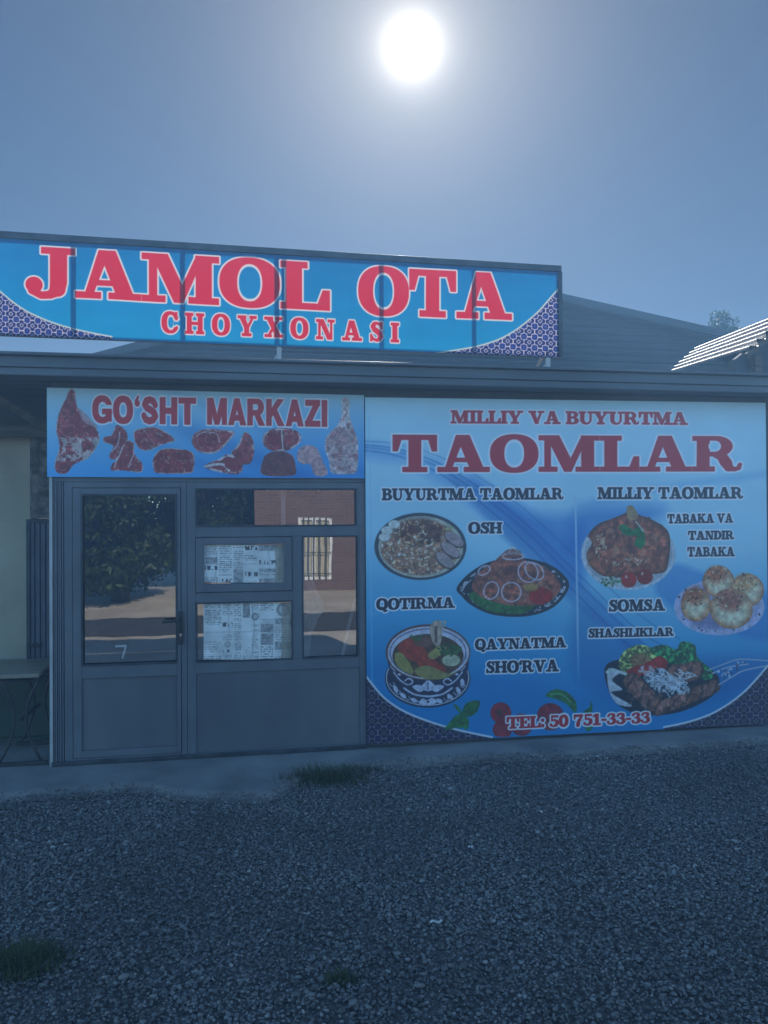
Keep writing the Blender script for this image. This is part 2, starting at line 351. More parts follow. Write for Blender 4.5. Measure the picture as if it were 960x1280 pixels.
def g_C(X, Y): return U_(cut(cut(sdQ(X,Y,.52,.5,.52,.525), sdQ(X,Y,.56,.5,.24,.39)), sdR(X,Y,.66,.27,1.3,.70)), sdR(X,Y,.83,.62,.96,1.0), sdS(X,Y,[(.62,.06,.055),(.82,.12,.055),(.92,.28,.05)]))
def g_U(X, Y): return U_(sdR(X,Y,.1,.35,.38,1), sdR(X,Y,.78,.35,.91,1), cut(cut(sdE(X,Y,.505,.37,.405,.39), sdE(X,Y,.58,.37,.2,.26)), sdR(X,Y,-1,.37,2,2)), sdR(X,Y,0,1-T,.48,1), sdR(X,Y,.64,1-T,1.05,1))
def g_V(X, Y): return U_(sdP(X,Y,[(.1,.95),(.42,.95),(.74,0),(.48,0)]), sdP(X,Y,[(.48,0),(.66,0),(1.0,.95),(.86,.95)]), sdR(X,Y,0,1-T,.54,1), sdR(X,Y,.7,1-T,1.14,1))
def g_Y(X, Y): return U_(sdP(X,Y,[(.08,.95),(.42,.95),(.68,.42),(.40,.40)]), sdP(X,Y,[(.5,.38),(.68,.42),(1.0,.95),(.86,.95)]), sdR(X,Y,.4,0,.68,.46), sdR(X,Y,.26,0,.82,T), sdR(X,Y,0,1-T,.52,1), sdR(X,Y,.72,1-T,1.14,1))
def g_X(X, Y): return U_(sdP(X,Y,[(.08,1),(.42,1),(1.04,0),(.70,0)]), sdP(X,Y,[(.80,.95),(.95,.95),(.32,.05),(.16,.05)]), sdR(X,Y,0,1-T,.52,1), sdR(X,Y,.66,1-T,1.08,1), sdR(X,Y,.02,0,.44,T), sdR(X,Y,.58,0,1.12,T))
def g_K(X, Y): return U_(g_I(X,Y), sdP(X,Y,[(.36,.36),(.36,.52),(.84,.95),(1.0,.95)]), sdP(X,Y,[(.44,.56),(.64,.70),(1.08,.05),(.74,.05)]), sdR(X,Y,.66,1-T,1.12,1), sdR(X,Y,.6,0,1.18,T))
def g_H(X, Y): return U_(g_I(X,Y), g_I(X-.66,Y), sdR(X,Y,.3,.44,.84,.57))
def g_E(X, Y): return U_(sdR(X,Y,.1,0,.38,1), sdR(X,Y,0,0,.86,T), sdR(X,Y,0,1-T,.84,1), sdP(X,Y,[(.86,0),(.86,.38),(.75,.38),(.66,.1),(.66,0)]), sdP(X,Y,[(.84,1),(.84,.66),(.73,.66),(.64,.9),(.64,1)]), sdR(X,Y,.3,.45,.6,.56), sdR(X,Y,.52,.36,.62,.66))
def g_B(X, Y):
    o = U_(sdR(X,Y,0,0,.5,1), sdE(X,Y,.5,.745,.38,.255), sdE(X,Y,.52,.27,.43,.27), sdR(X,Y,.3,0,.52,1))
    o = np.maximum(o, -sdR(X,Y,-.2,T,.1,1-T))
    return cut(cut(o, U_(sdR(X,Y,.38,.58,.48,.88), sdE(X,Y,.48,.73,.13,.15))), U_(sdR(X,Y,.38,.12,.5,.46), sdE(X,Y,.5,.29,.15,.17)))
def g_D(X, Y):
    o = U_(sdR(X,Y,0,0,.46,1), sdE(X,Y,.46,.5,.54,.5)); o = np.maximum(o, -sdR(X,Y,-.4,T,.1,1-T)); o = np.maximum(o, -X)
    return cut(o, U_(sdR(X,Y,.38,T,.46,1-T), np.maximum(sdE(X,Y,.46,.5,.25,.37), .4-X)))
def g_R(X, Y):
    o = U_(sdR(X,Y,.1,0,.38,1), sdR(X,Y,0,0,.5,T), sdR(X,Y,0,1-T,.5,1), sdR(X,Y,.3,.43,.54,1), sdE(X,Y,.54,.715,.36,.285))
    o = cut(o, U_(sdR(X,Y,.38,.55,.5,.88), sdE(X,Y,.5,.715,.15,.165)))
    return U_(o, sdS(X,Y,[(.5,.47,.06),(.68,.40,.12),(.76,.24,.13),(.82,.1,.1),(.95,.055,.055),(1.04,.09,.05),(1.07,.2,.04)]))
def g_S(X, Y): return U_(sdS(X,Y,[(.70,.74,.05),(.60,.89,.06),(.42,.945,.065),(.27,.89,.1),(.20,.76,.13),(.28,.62,.13),(.46,.52,.14),(.62,.40,.14),(.66,.26,.135),(.58,.12,.1),(.42,.055,.065),(.22,.12,.06),(.11,.28,.05)]), sdR(X,Y,.66,.64,.77,1.0), sdR(X,Y,.04,0,.15,.36))
def g_J(X, Y): return U_(sdR(X,Y,.44,.28,.74,1), sdR(X,Y,.28,1-T,.88,1), sdS(X,Y,[(.59,.3,.15),(.57,.14,.14),(.45,.035,.08),(.28,.01,.07),(.12,.1,.075)]), sdE(X,Y,.15,.22,.15,.16))
def g_0(X, Y): return cut(sdQ(X,Y,.38,.5,.38,.52), sdQ(X,Y,.38,.5,.12,.38))
def g_1(X, Y): return U_(sdR(X,Y,.22,0,.48,1), sdR(X,Y,.04,0,.66,T), sdP(X,Y,[(.24,1),(.24,.78),(.02,.72),(.02,.82)]))
def g_3(X, Y): return U_(sdS(X,Y,[(.12,.76,.08),(.2,.9,.07),(.4,.945,.065),(.55,.86,.11),(.56,.72,.12),(.44,.57,.06),(.28,.53,.045)]), sdS(X,Y,[(.4,.53,.06),(.6,.42,.12),(.62,.24,.13),(.5,.09,.09),(.3,.05,.06),(.12,.12,.07),(.1,.24,.09)]))
def g_5(X, Y): return U_(sdR(X,Y,.14,.84,.7,1), sdR(X,Y,.14,.5,.25,1), sdS(X,Y,[(.2,.55,.05),(.42,.61,.07),(.6,.48,.12),(.62,.3,.13),(.5,.11,.1),(.3,.05,.06),(.13,.12,.07),(.1,.22,.09)]))
def g_7(X, Y): return U_(sdR(X,Y,.05,.82,.78,1), sdR(X,Y,.05,.6,.15,1), sdS(X,Y,[(.7,.88,.06),(.52,.56,.1),(.4,.3,.13),(.38,.05,.14)]))
def g_col(X, Y): return U_(sdE(X,Y,.15,.14,.13,.14), sdE(X,Y,.15,.62,.13,.14))
def g_dash(X, Y): return sdR(X,Y,.04,.36,.42,.52)
def g_apo(X, Y): return U_(sdE(X,Y,.14,.76,.13,.12), sdP(X,Y,[(.02,.74),(.02,.86),(.18,1.06),(.24,1.0),(.14,.84)]))
SLAB = {'A': (1.18,g_A), 'B': (.95,g_B), 'C': (.96,g_C), 'D': (1.0,g_D), 'E': (.86,g_E), 'H': (1.14,g_H), 'I': (.48,g_I), 'J': (.88,g_J), 'K': (1.18,g_K), 'L': (.88,g_L), 'M': (1.38,g_M), 'N': (1.1,g_N),
        'O': (1.08,g_O), 'Q': (1.08,g_Q), 'R': (1.1,g_R), 'S': (.81,g_S), 'T': (1.0,g_T), 'U': (1.05,g_U), 'V': (1.14,g_V), 'X': (1.1,g_X), 'Y': (1.14,g_Y), '0': (.76,g_0), '1': (.68,g_1), '3': (.75,g_3),
        '5': (.75,g_5), '7': (.8,g_7), ':': (.3,g_col), '-': (.46,g_dash), "'": (.26,g_apo)}
def h_T(X, Y): return U_(sdR(X,Y,.29,0,.59,1), sdR(X,Y,0,.79,.88,1))
def h_H(X, Y): return U_(sdR(X,Y,0,0,.29,1), sdR(X,Y,.59,0,.88,1), sdR(X,Y,.2,.39,.7,.61))
def h_I(X, Y): return sdR(X,Y,0,0,.3,1)
def h_M(X, Y): return U_(sdR(X,Y,0,0,.26,1), sdR(X,Y,.82,0,1.08,1), sdP(X,Y,[(.0,1),(.34,1),(.66,0),(.42,0)]), sdP(X,Y,[(.42,0),(.66,0),(1.08,1),(.74,1)]))
def h_A(X, Y): return U_(sdP(X,Y,[(0,0),(.3,0),(.6,1),(.34,1)]), sdP(X,Y,[(.36,1),(.62,1),(.98,0),(.67,0)]), sdR(X,Y,.24,.17,.74,.37))
def h_K(X, Y): return U_(sdR(X,Y,0,0,.29,1), sdP(X,Y,[(.25,.28),(.25,.6),(.6,1),(.96,1)]), sdP(X,Y,[(.33,.5),(.55,.66),(1.0,0),(.64,0)]))
def h_Z(X, Y): return U_(sdR(X,Y,.02,.79,.82,1), sdR(X,Y,0,0,.84,.21), sdP(X,Y,[(.0,.15),(.36,.18),(.82,.85),(.46,.82)]))
def h_R(X, Y):
    o = U_(sdR(X,Y,0,0,.29,1), sdR(X,Y,.2,.38,.56,1), sdE(X,Y,.56,.69,.34,.31)); o = cut(o, U_(sdR(X,Y,.29,.57,.5,.81), sdE(X,Y,.5,.69,.1,.12)))
    return U_(o, sdP(X,Y,[(.36,.44),(.66,.46),(.96,0),(.63,0)]))
def h_O(X, Y): return cut(sdQ(X,Y,.5,.5,.5,.525), sdQ(X,Y,.5,.5,.2,.30))
def h_G(X, Y): return U_(cut(cut(sdQ(X,Y,.5,.5,.5,.525), sdQ(X,Y,.52,.5,.22,.30)), sdR(X,Y,.6,.44,1.3,.68)), sdR(X,Y,.5,.32,.98,.52), sdR(X,Y,.74,.05,.98,.5))
def h_S(X, Y): return sdS(X,Y,[(.72,.71,.12),(.62,.85,.125),(.44,.9,.125),(.26,.85,.13),(.19,.72,.135),(.28,.6,.13),(.48,.52,.13),(.66,.42,.135),(.72,.29,.14),(.62,.15,.13),(.43,.10,.125),(.23,.16,.125),(.14,.30,.12)])
SANS = {'G': (.98,h_G), 'O': (1.0,h_O), 'S': (.87,h_S), 'H': (.88,h_H), 'T': (.88,h_T), 'M': (1.08,h_M), 'A': (.98,h_A), 'R': (.96,h_R), 'K': (1.0,h_K), 'Z': (.84,h_Z), 'I': (.3,h_I), "'": (.26,g_apo)}

class Canvas:                                         # a printed sheet hung in a vertical plane, painted per vertex in its own plane
    def __init__(s, corners, Y, step, ripple=.003, seed=3, pad=0):
        tl, tr, br, bl = [at(u, v, Y) for u, v in corners]
        s.x0, s.x1 = (tl.x+bl.x)/2, (tr.x+br.x)/2
        s.z = (tl.z, tr.z, br.z, bl.z); s.Y = Y
        nx, nz = int((s.x1-s.x0)/step)+2, int((max(tl.z, tr.z)-min(bl.z, br.z))/step)+2
        a, b = np.meshgrid(np.linspace(0, 1, nx), np.linspace(0, 1, nz))
        X = s.x0+(s.x1-s.x0)*a; Z = (tl.z+(tr.z-tl.z)*a)*(1-b)+(bl.z+(br.z-bl.z)*a)*b
        s.nx, s.nz = nx, nz; s.X, s.Z = X.ravel(), Z.ravel()
        s.U, s.V = project(s.X, Y, s.Z)
        e = np.minimum(np.minimum(a, 1-a)*(s.x1-s.x0), np.minimum(b, 1-b)*(tl.z-bl.z)).ravel()
        s.YY = Y-ripple*(fbm(s.X*2.2, s.Z*1.5, seed)+.5*fbm(s.X*7, s.Z*2.0, seed+5)-.75)*2*np.clip(e/.15, .15, 1)
        s.C = np.ones((nx*nz, 3))*.8; s.own = np.zeros(nx*nz, np.int16); s.names = ['sheet']; s.labels = [None]
    def win(s, a, b, c, d): return np.nonzero((s.U > a) & (s.U < c) & (s.V > b) & (s.V < d))[0]
    def paint(s, box, fn, color, alpha=1.0, soft=.8, own=None):
        i = s.win(*box)
        if not len(i): return
        u, v = s.U[i], s.V[i]; d = fn(u, v); a = np.clip(.5-d/soft, 0, 1)
        if own is not None: s.own[i[d < .3]] = own
        al = alpha(u, v, d) if callable(alpha) else alpha
        c = color(u, v, d) if callable(color) else np.array(color, float)
        a = (a*al)[:, None]; s.C[i] = s.C[i]*(1-a)+c*a
    def fill(s, fn): s.C = fn(s.U, s.V)
    def part(s, name, label=None): s.names.append(name); s.labels.append(label); return len(s.names)-1
    def ell(s, cx, cy, rx, ry, color, alpha=1, soft=.9, rot=0, own=None):
        m = max(rx, ry)+soft+1; s.paint((cx-m, cy-m, cx+m, cy+m), lambda u, v: sdE(u, v, cx, cy, rx, ry, rot), color, alpha, soft, own)
    def poly(s, pts, color, alpha=1, soft=.9, smooth=True, own=None):
        if smooth: pts = spline(pts)
        xs, ys = [p[0] for p in pts], [p[1] for p in pts]; m = soft+2
        s.paint((min(xs)-m, min(ys)-m, max(xs)+m, max(ys)+m), lambda u, v: sdP(u, v, pts), color, alpha, soft, own)
    def line(s, pts, w, color, alpha=1, soft=.8, smooth=True, own=None):
        if smooth: pts = spline(pts, closed=False)
        xs, ys = [p[0] for p in pts], [p[1] for p in pts]; m = w+soft+2
        q = [(x, y, w/2) for x, y in pts]
        s.paint((min(xs)-m, min(ys)-m, max(xs)+m, max(ys)+m), lambda u, v: sdS(u, v, q), color, alpha, soft, own)
    def text(s, txt, font, x0, x1, yb0, yb1, yt0, yt1, fillc, outc, ow=1.6, own=None):
        gap, sp = (.015, .40) if font is SLAB else (.08, .4)
        pos, x = [], 0
        for ch in txt:
            if ch == ' ': x += sp; continue
            pos.append((x, ch)); x += font[ch][0]+gap
        Wd = x-gap; m = ow+3
        i = s.win(x0-m, min(yt0, yt1)-m, x1+m, max(yb0, yb1)+m+(yb0-yt0)*.3)
        u, v = s.U[i], s.V[i]; f = (u-x0)/(x1-x0); h = (yb0-yt0)*(1-f)+(yb1-yt1)*f
        gx, gy = f*Wd, (yb0+(yb1-yb0)*f-v)/h
        kx = (x1-x0)/Wd/((yb0-yt0+yb1-yt1)/2); d = np.full(u.shape, 1e9)
        for p, ch in pos:
            w = (gx > p-.3) & (gx < p+font[ch][0]+.3)
            d[w] = np.minimum(d[w], font[ch][1](gx[w]-p, gy[w]))
        d = d*h*(.5+.5*min(kx, 1.0))
        if own is not None: s.own[i[d < ow+.2]] = own
        d = d-.28
        a = np.clip(.5-(d-ow)/.8, 0, 1)[:, None]; s.C[i] = s.C[i]*(1-a)+np.array(outc)*a
        a = np.clip(.5-d/.8, 0, 1)[:, None]; s.C[i] = s.C[i]*(1-a)+np.array(fillc)*a
    def build(s, root, mat, first):
        s.names[0] = first
        pic = np.array(['picture' in n for n in s.names])[s.own]; i = np.nonzero(pic)[0]
        if len(i):
            u, v = s.U[i], s.V[i]
            n1 = (fbm(u*.75, v*.75, 61)-.5)[:, None]; n2 = (fbm(u*.22, v*.22, 67)-.5)[:, None]; n3 = (vnoise(u*1.7, v*1.7, 71)-.5)[:, None]
            s.C[i] = np.clip((s.C[i]*.86+np.array([.10, .095, .10]))*(1+.30*n1+.26*n2+.08*n3), 0, 1)  # picture colours lifted towards grey: pale glare veil put into the print
        idx = np.arange(s.nx*s.nz).reshape(s.nz, s.nx)
        q = np.stack([idx[1:, :-1], idx[1:, 1:], idx[:-1, 1:], idx[:-1, :-1]], -1).reshape(-1, 4)
        fo = s.own[q].max(1); P = np.stack([s.X, s.YY, s.Z], 1); Cl = lin(np.clip(s.C, 0, 1))
        objs = []
        for k, nme in enumerate(s.names):
            f = q[fo == k]
            if not len(f): continue
            vi, inv = np.unique(f, return_inverse=True); me = np_mesh(nme, P[vi], inv.reshape(-1, 4), True)
            ca = me.color_attributes.new('print', 'FLOAT_COLOR', 'POINT')
            ca.data.foreach_set('color', np.concatenate([Cl[vi], np.ones((len(vi), 1))], 1).astype(np.float32).ravel())
            me.materials.append(mat)
            o = link(nme, me, None, root)
            if s.labels[k]: o['label'] = s.labels[k]
            objs.append(o)
        return objs

def lattice(u, v, p, navy, white, w=.055):            # star-and-cross tile pattern
    x, y = (u/p) % 1.0-.5, (v/p) % 1.0-.5; x, y = np.abs(x), np.abs(y)
    f = np.minimum(np.maximum(x, y), (x+y)/1.4142); l = np.abs(f-.27)
    g2 = np.abs(np.hypot(x, y)-.09)
    x2, y2 = np.abs(.5-x), np.abs(.5-y); f2 = np.maximum((x2+y2)/1.4142, np.maximum(x2, y2)*.8); l2 = np.abs(f2-.13)
    c = np.where((x < .03) & (y > .27) | (y < .03) & (x > .27), 0, 1)*.2
    d = np.minimum(np.minimum(np.minimum(l, l2), g2+.03), c)
    a = np.clip((w-d)/.05, 0, 1)[:, None]
    tint = np.where((f < .27)[:, None], np.array(navy)*1.1+[0, .02, .06], np.array(navy))
    return tint*(1-a)+np.array(white)*a

# ================================================================== THE SETTING
EDGE = [(-1100,1085),(-420,1030),(-160,1010),(-60,1001),(0,994),(60,989),(120,984),(185,981),(215,990),(260,994),(330,995),(352,986),(385,969),(430,958),(480,954),(600,946),(720,940),(850,932),(960,923),(1150,909),(1400,892),(1900,862)]
edge = [on_ground(u, v) for u, v in EDGE]
ex, ey = np.array([p.x for p in edge]), np.array([p.y for p in edge])
g_ = np_mesh('ground', [(-400,-400,-.045),(400,-400,-.045),(400,400,-.045),(-400,400,-.045)], [(0,1,2,3)])
tag(link('ground', g_, MT['ground']), kind='structure')
# dirt strip and road across from the shop
def sheet(name, x0, x1, y0, y1, z, mat, n=1, amp=0):
    a, b = np.meshgrid(np.linspace(x0, x1, n+1), np.linspace(y0, y1, n+1)); zz = z+amp*(fbm(a*.7, b*.7, 4)-.5)
    idx = np.arange((n+1)**2).reshape(n+1, n+1); q = np.stack([idx[:-1, :-1], idx[:-1, 1:], idx[1:, 1:], idx[1:, :-1]], -1).reshape(-1, 4)
    return tag(link(name, np_mesh(name, np.stack([a.ravel(), b.ravel(), zz.ravel()], 1), q, True), mat), kind='structure')
sheet('dirt_shoulder', -40, 40, -6.4, -3.85, -.036, MT['dirt'])
sheet('road', -60, 60, -8.6, -6.4, -.032, MT['asphalt'])
sheet('dirt_verge', -60, 60, -40, -8.6, -.028, MT['dirt'])
# concrete apron with an eroded front edge
bm = bmesh.new(); rng = random.Random(3)
xs = np.linspace(ex[0], ex[-1], 260); ys = np.interp(xs, ex, ey)+.035*(fbm(xs*3, xs*0+.5, 9)-.5)+.025*(fbm(xs*14, xs*0, 8)-.5)
top = [[bm.verts.new((x, y+(0.95-y)*t, -.004*(1-t) if t < .2 else 0)) for x, y in zip(xs, ys)] for t in (0, .06, .3, 1)]
low = [bm.verts.new((x, y-.015, -.06)) for x, y in zip(xs, ys)]
for A, B in zip([low]+top, top):
    for i in range(len(xs)-1): bm.faces.new((A[i], A[i+1], B[i+1], B[i]))
me = bpy.data.meshes.new('pavement'); bm.to_mesh(me); bm.free(); tag(link('pavement', me, MT['concrete'], smooth=True), kind='structure')

# gravel: loose stones, one mesh
def make_gravel(N=135000):
    y = -3.75+RNG.random(N*2)*3.75; hw_l, hw_r = 1.1-.78*(-(y+3.75))*-1*-1, 0
    x = RNG.random(N*2)*10.5-4.2
    d = y+5.76; keep = (x > -.42*d-1.0) & (x < .80*d+1.2)
    yb = np.interp(x, ex, ey); nz = .10*(fbm(x*2.5, y*2.5, 21)-.45)+.05*(RNG.random(N*2)-.5)
    keep &= y < yb+nz
    x, y = x[keep][:N], y[keep][:N]; n = len(x)
    bmi = bmesh.new(); bmesh.ops.create_icosphere(bmi, subdivisions=1, radius=1)
    bv = np.array([v.co[:] for v in bmi.verts]); bf = np.array([[v.index for v in f.verts] for f in bmi.faces]); bmi.free()
    P = np.repeat(bv[None], n, 0)*(1+.28*(RNG.random((n, 12, 1))-.5))*(.72+.56*RNG.random((n, 1, 3)))*np.array([1.15, .85, .62])
    rs = .0056*np.exp(RNG.normal(0, .34, n)); rs = np.clip(rs, .0032, .019)
    a = RNG.random(n)*6.283; ti = RNG.normal(0, .35, n)
    ca, sa, ct, st = np.cos(a)[:, None], np.sin(a)[:, None], np.cos(ti)[:, None], np.sin(ti)[:, None]
    X, Y_, Z = P[..., 0], P[..., 1], P[..., 2]; Y_, Z = Y_*ct-Z*st, Y_*st+Z*ct; X, Y_ = X*ca-Y_*sa, X*sa+Y_*ca
    yb = np.interp(x, ex, ey); over = np.clip(1-(yb-y)/.12, 0, 1)
    zc = -.037+RNG.random(n)*.014+.03*(fbm(x*1.3, y*1.3, 31)-.5)*(1-over)+over*np.where(y > yb-.02, .042, .026)
    V = np.stack([X*rs[:, None]+x[:, None], Y_*rs[:, None]+y[:, None], Z*rs[:, None]+zc[:, None]], -1).reshape(-1, 3)
    Fc = (bf[None]+np.arange(n)[:, None, None]*12).reshape(-1, 3)
    return link('gravel', np_mesh('gravel', V, Fc), MT['gravel'])
tag(make_gravel(), kind='stuff')

# ================================================================== THE TEA HOUSE
YF = 0.0
xL = at(65, 780, YF).x; xR = at(960, 700, 0).x+4.2
zE0, zE1 = 2.715, 2.84
house = empty('tea_house', (xL, 0, 0)); tag(house, 'low grey tea house with glazed shopfront, long dark eave and grey sheet gable', 'building')
x_m = at(457.5, 760, YF).x                            # where shopfront ends and the wall behind the menu begins
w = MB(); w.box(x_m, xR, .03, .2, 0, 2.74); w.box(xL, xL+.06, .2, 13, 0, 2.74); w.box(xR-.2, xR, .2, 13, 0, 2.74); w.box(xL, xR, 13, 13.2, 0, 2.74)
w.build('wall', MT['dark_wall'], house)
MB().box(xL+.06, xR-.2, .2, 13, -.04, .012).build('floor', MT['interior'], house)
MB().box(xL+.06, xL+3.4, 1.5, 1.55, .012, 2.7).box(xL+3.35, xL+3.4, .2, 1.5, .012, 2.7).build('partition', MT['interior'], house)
# eave: lip, fascia board with a fold line, boarded soffit
e = MB(); XA, XB = xL-3.6, xR+.5
e.box(XA, XB, -.27, -.245, zE0+.052, zE1).box(XA, XB, -.255, -.235, zE0, zE0+.05).box(XA, XB, -.31, -.1, zE1+.002, zE1+.022)
e.build('fascia', MT['eave'], house, .004)
MB().box(XA, XB, -.233, .9, zE0+.006, zE0+.026).build('soffit', MT['soffit'], house)
MB().box(XA, XB, -.233, 13.3, zE0+.04, zE1-.004).build('roof_deck', MT['roof_dark'], house)
# head board over the banners
MB().box(xL, xR, .0, .028, 2.62, 2.713).build('head_board', MT['soffit'], house)
# --- gable with grey sheet cladding behind the sign
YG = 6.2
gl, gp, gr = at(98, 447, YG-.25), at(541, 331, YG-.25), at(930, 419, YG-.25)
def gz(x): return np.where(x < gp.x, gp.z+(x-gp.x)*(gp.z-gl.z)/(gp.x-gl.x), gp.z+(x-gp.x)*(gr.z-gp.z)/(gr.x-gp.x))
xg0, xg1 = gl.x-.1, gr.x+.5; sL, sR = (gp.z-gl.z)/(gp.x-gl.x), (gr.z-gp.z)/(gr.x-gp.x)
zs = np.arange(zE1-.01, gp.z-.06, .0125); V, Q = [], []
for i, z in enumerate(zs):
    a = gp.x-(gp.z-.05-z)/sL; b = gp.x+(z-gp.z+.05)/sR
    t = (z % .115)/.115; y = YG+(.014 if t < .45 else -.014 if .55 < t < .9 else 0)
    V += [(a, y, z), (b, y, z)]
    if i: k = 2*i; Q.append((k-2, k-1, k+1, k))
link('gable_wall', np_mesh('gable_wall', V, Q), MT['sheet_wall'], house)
for (p, sgn, xe) in ((gl, -1, xg0), (gr, 1, xg1)):
    m = MB(); ze = float(gz(np.array(xe)))
    m.prism([(gp.x, YG-.25, gp.z), (xe, YG-.25, ze), (xe, YG-.25, ze-.045), (gp.x, YG-.25, gp.z-.045)], (0, 6.5, 0))
    o = m.build('gable_roof', MT['roof_dark'], house)
    m = MB(); n_ = Vector((0, -.02, 0))
    m.prism([(gp.x, YG-.252, gp.z+.004), (xe, YG-.252, ze+.004), (xe, YG-.252, ze-.12), (gp.x, YG-.252, gp.z-.12)], n_).build('rake_board', MT['sheet_wall'], house)

# --- shopfront: door
def rect(a, b, c, d, Y=0): return prect(a, b, c, d, Y)
door = MB(); dx0, dx1, dz0, dz1 = rect(98.5, 607, 229, 944)
zTop = at(250, 597, 0).z; zBot = .005
door_o = None
fx0, fx1 = at(81, 780, 0).x, at(234, 780, 0).x
zd1 = zTop-.035
MB().ring(fx0, fx1, zBot, zd1, .0001+.06, -.01, .06, wb=.045, wt=.04)
fr = MB().box(fx0, fx0+.055, -.012, .06, zBot, zd1).box(fx1-.04, fx1, -.012, .06, zBot, zd1).box(fx0+.055, fx1-.04, -.012, .06, zd1-.04, zd1).box(fx0+.055, fx1-.04, -.012, .06, zBot, zBot+.04)
lx0, lx1, lz0, lz1 = fx0+.059, fx1-.044, zBot+.044, zd1-.044
gx0, gx1, gz0, gz1 = rect(102.5, 618, 221.5, 830)
px0, px1, pz0, pz1 = rect(102.5, 846, 221.5, 935)
lf = MB().box(lx0, gx0, -.02, .04, lz0, lz1).box(gx1, lx1, -.02, .04, lz0, lz1).box(gx0, gx1, -.02, .04, gz1, lz1).box(gx0, gx1, -.02, .04, pz1, gz0).box(gx0, gx1, -.02, .04, lz0, pz0)
door = lf.build('door', MT['frame'], house, .004)
fr.build('door_frame', MT['frame'], door, .003)
MB().box(gx0, gx1, .008, .014, gz0, gz1).build('glass_pane', MT['glass'], door)
MB().box(gx0, gx1, -.004, .012, pz0, pz1).build('kick_panel', MT['panel'], door, .003)
MB().ring(gx0-.004, gx1+.004, gz0-.004, gz1+.004, .014, -.026, -.018).build('glazing_bead', MT['steel'], door, .002)
hp = at(226, 785, -.03); hx = hp.x
MB().box(hx-.016, hx+.016, -.032, -.0205, hp.z-.12, hp.z+.12).build('lock_plate', MT['black_plastic'], door, .003)
hz = at(226, 776, -.05).z
MB().tube([(hx, -.03, hz), (hx, -.075, hz)], .009).tube([(hx+.008, -.075, hz), (hx-.05, -.077, hz), (hx-.125, -.072, hz-.003)], .0085).build('handle', MT['black_plastic'], door, smooth=True)
kz = at(227, 793, -.03).z
MB().tube([(hx, -.028, kz), (hx, -.044, kz)], .011, 10).box(hx-.002, hx+.002, -.058, -.044, kz-.018, kz+.008).build('lock_cylinder', MT['chrome'], door)

# --- shopfront: window unit
wx0, wx1 = at(234.5, 760, 0).x, at(457, 760, 0).x
A = rect(244.5, 611, 445, 657.5); B = rect(254, 680, 356, 729.5); Cc = rect(244.5, 752, 365.5, 825.5); D = rect(378, 670, 447, 820.5)
KP = rect(244.5, 838, 449, 935)
wf = MB(); y0, y1 = -.014, .05
zA0, zA1 = A[2], A[3]; zs_ = (D[3]); zl = Cc[2]
wf.box(wx0, A[0], y0, y1, zBot, zd1); wf.box(A[1]+.02, wx1, y0, y1, zBot, zd1)
ix0, ix1 = A[0], A[1]+.02
wf.box(ix0, ix1, y0, y1, zA1, zd1); wf.box(A[1], ix1, y0, y1, zA0, zA1)
wf.box(ix0, ix1, y0, y1, zs_, zA0)
mx0, mx1 = Cc[1], D[0]
wf.box(mx0, mx1, y0, y1, zl, zs_)
wf.box(ix0, mx0, y0, y1, Cc[3], B[2]-.06)
wf.box(ix0, ix1, y0, y1, KP[3], zl); wf.box(ix0, ix1, y0, y1, zBot, KP[2])
wf.box(D[1], ix1, y0, y1, zl, zs_)
win = wf.build('window', MT['frame'], house, .004)
sash = MB().ring(ix0+.003, mx0-.003, B[2]-.056, zs_-.004, .058, -.026, .03, wb=.055, wt=zs_-.004-B[3])
sash.build('sash', MT['frame'], win, .004)
for (a, b, c, d) in (A, (ix0+.05, mx0-.05, B[2], B[3]), (ix0, mx0, Cc[2], Cc[3]), (D[0], D[1], zl, D[3])):
    MB().box(a, b, .008, .014, c, d).build('glass_pane', MT['glass'], win)
MB().box(ix0, ix1, -.004, .012, KP[2], KP[3]).build('kick_panel', MT['panel'], win, .003)
bd = MB().ring(ix0-.004, A[1]+.004, zA0-.004, zA1+.004, .012, -.02, -.013).ring(ix0-.004, mx0+.004, zl-.004, Cc[3]+.004, .012, -.02, -.013).ring(D[0]-.004, D[1]+.004, zl-.004, D[3]+.004, .012, -.02, -.013)
bd.build('glazing_bead', MT['steel'], win, .002)
# head rail, ribbed jamb post, pale edge strip, bottom sill
MB().box(xL, wx1, -.008, .07, zd1+.002, zTop+.05).build('head_rail', MT['frame'], house, .003)
jp = MB()
for k in range(5):
    a = xL+.012+(fx0-xL-.014)*k/5; jp.box(a, a+(fx0-xL-.014)/5-.004, -.012-.006*(k % 2), .06, zBot, zd1)
jp.build('jamb_post', MT['frame'], house, .002)
MB().box(xL-.012, xL+.008, -.02, .05, .002, zTop).build('edge_strip', MT['pale_trim'], house)
MB().box(xL, wx1, -.03, -.016, zBot, zBot+.03).build('sill', MT['steel'], house, .003)

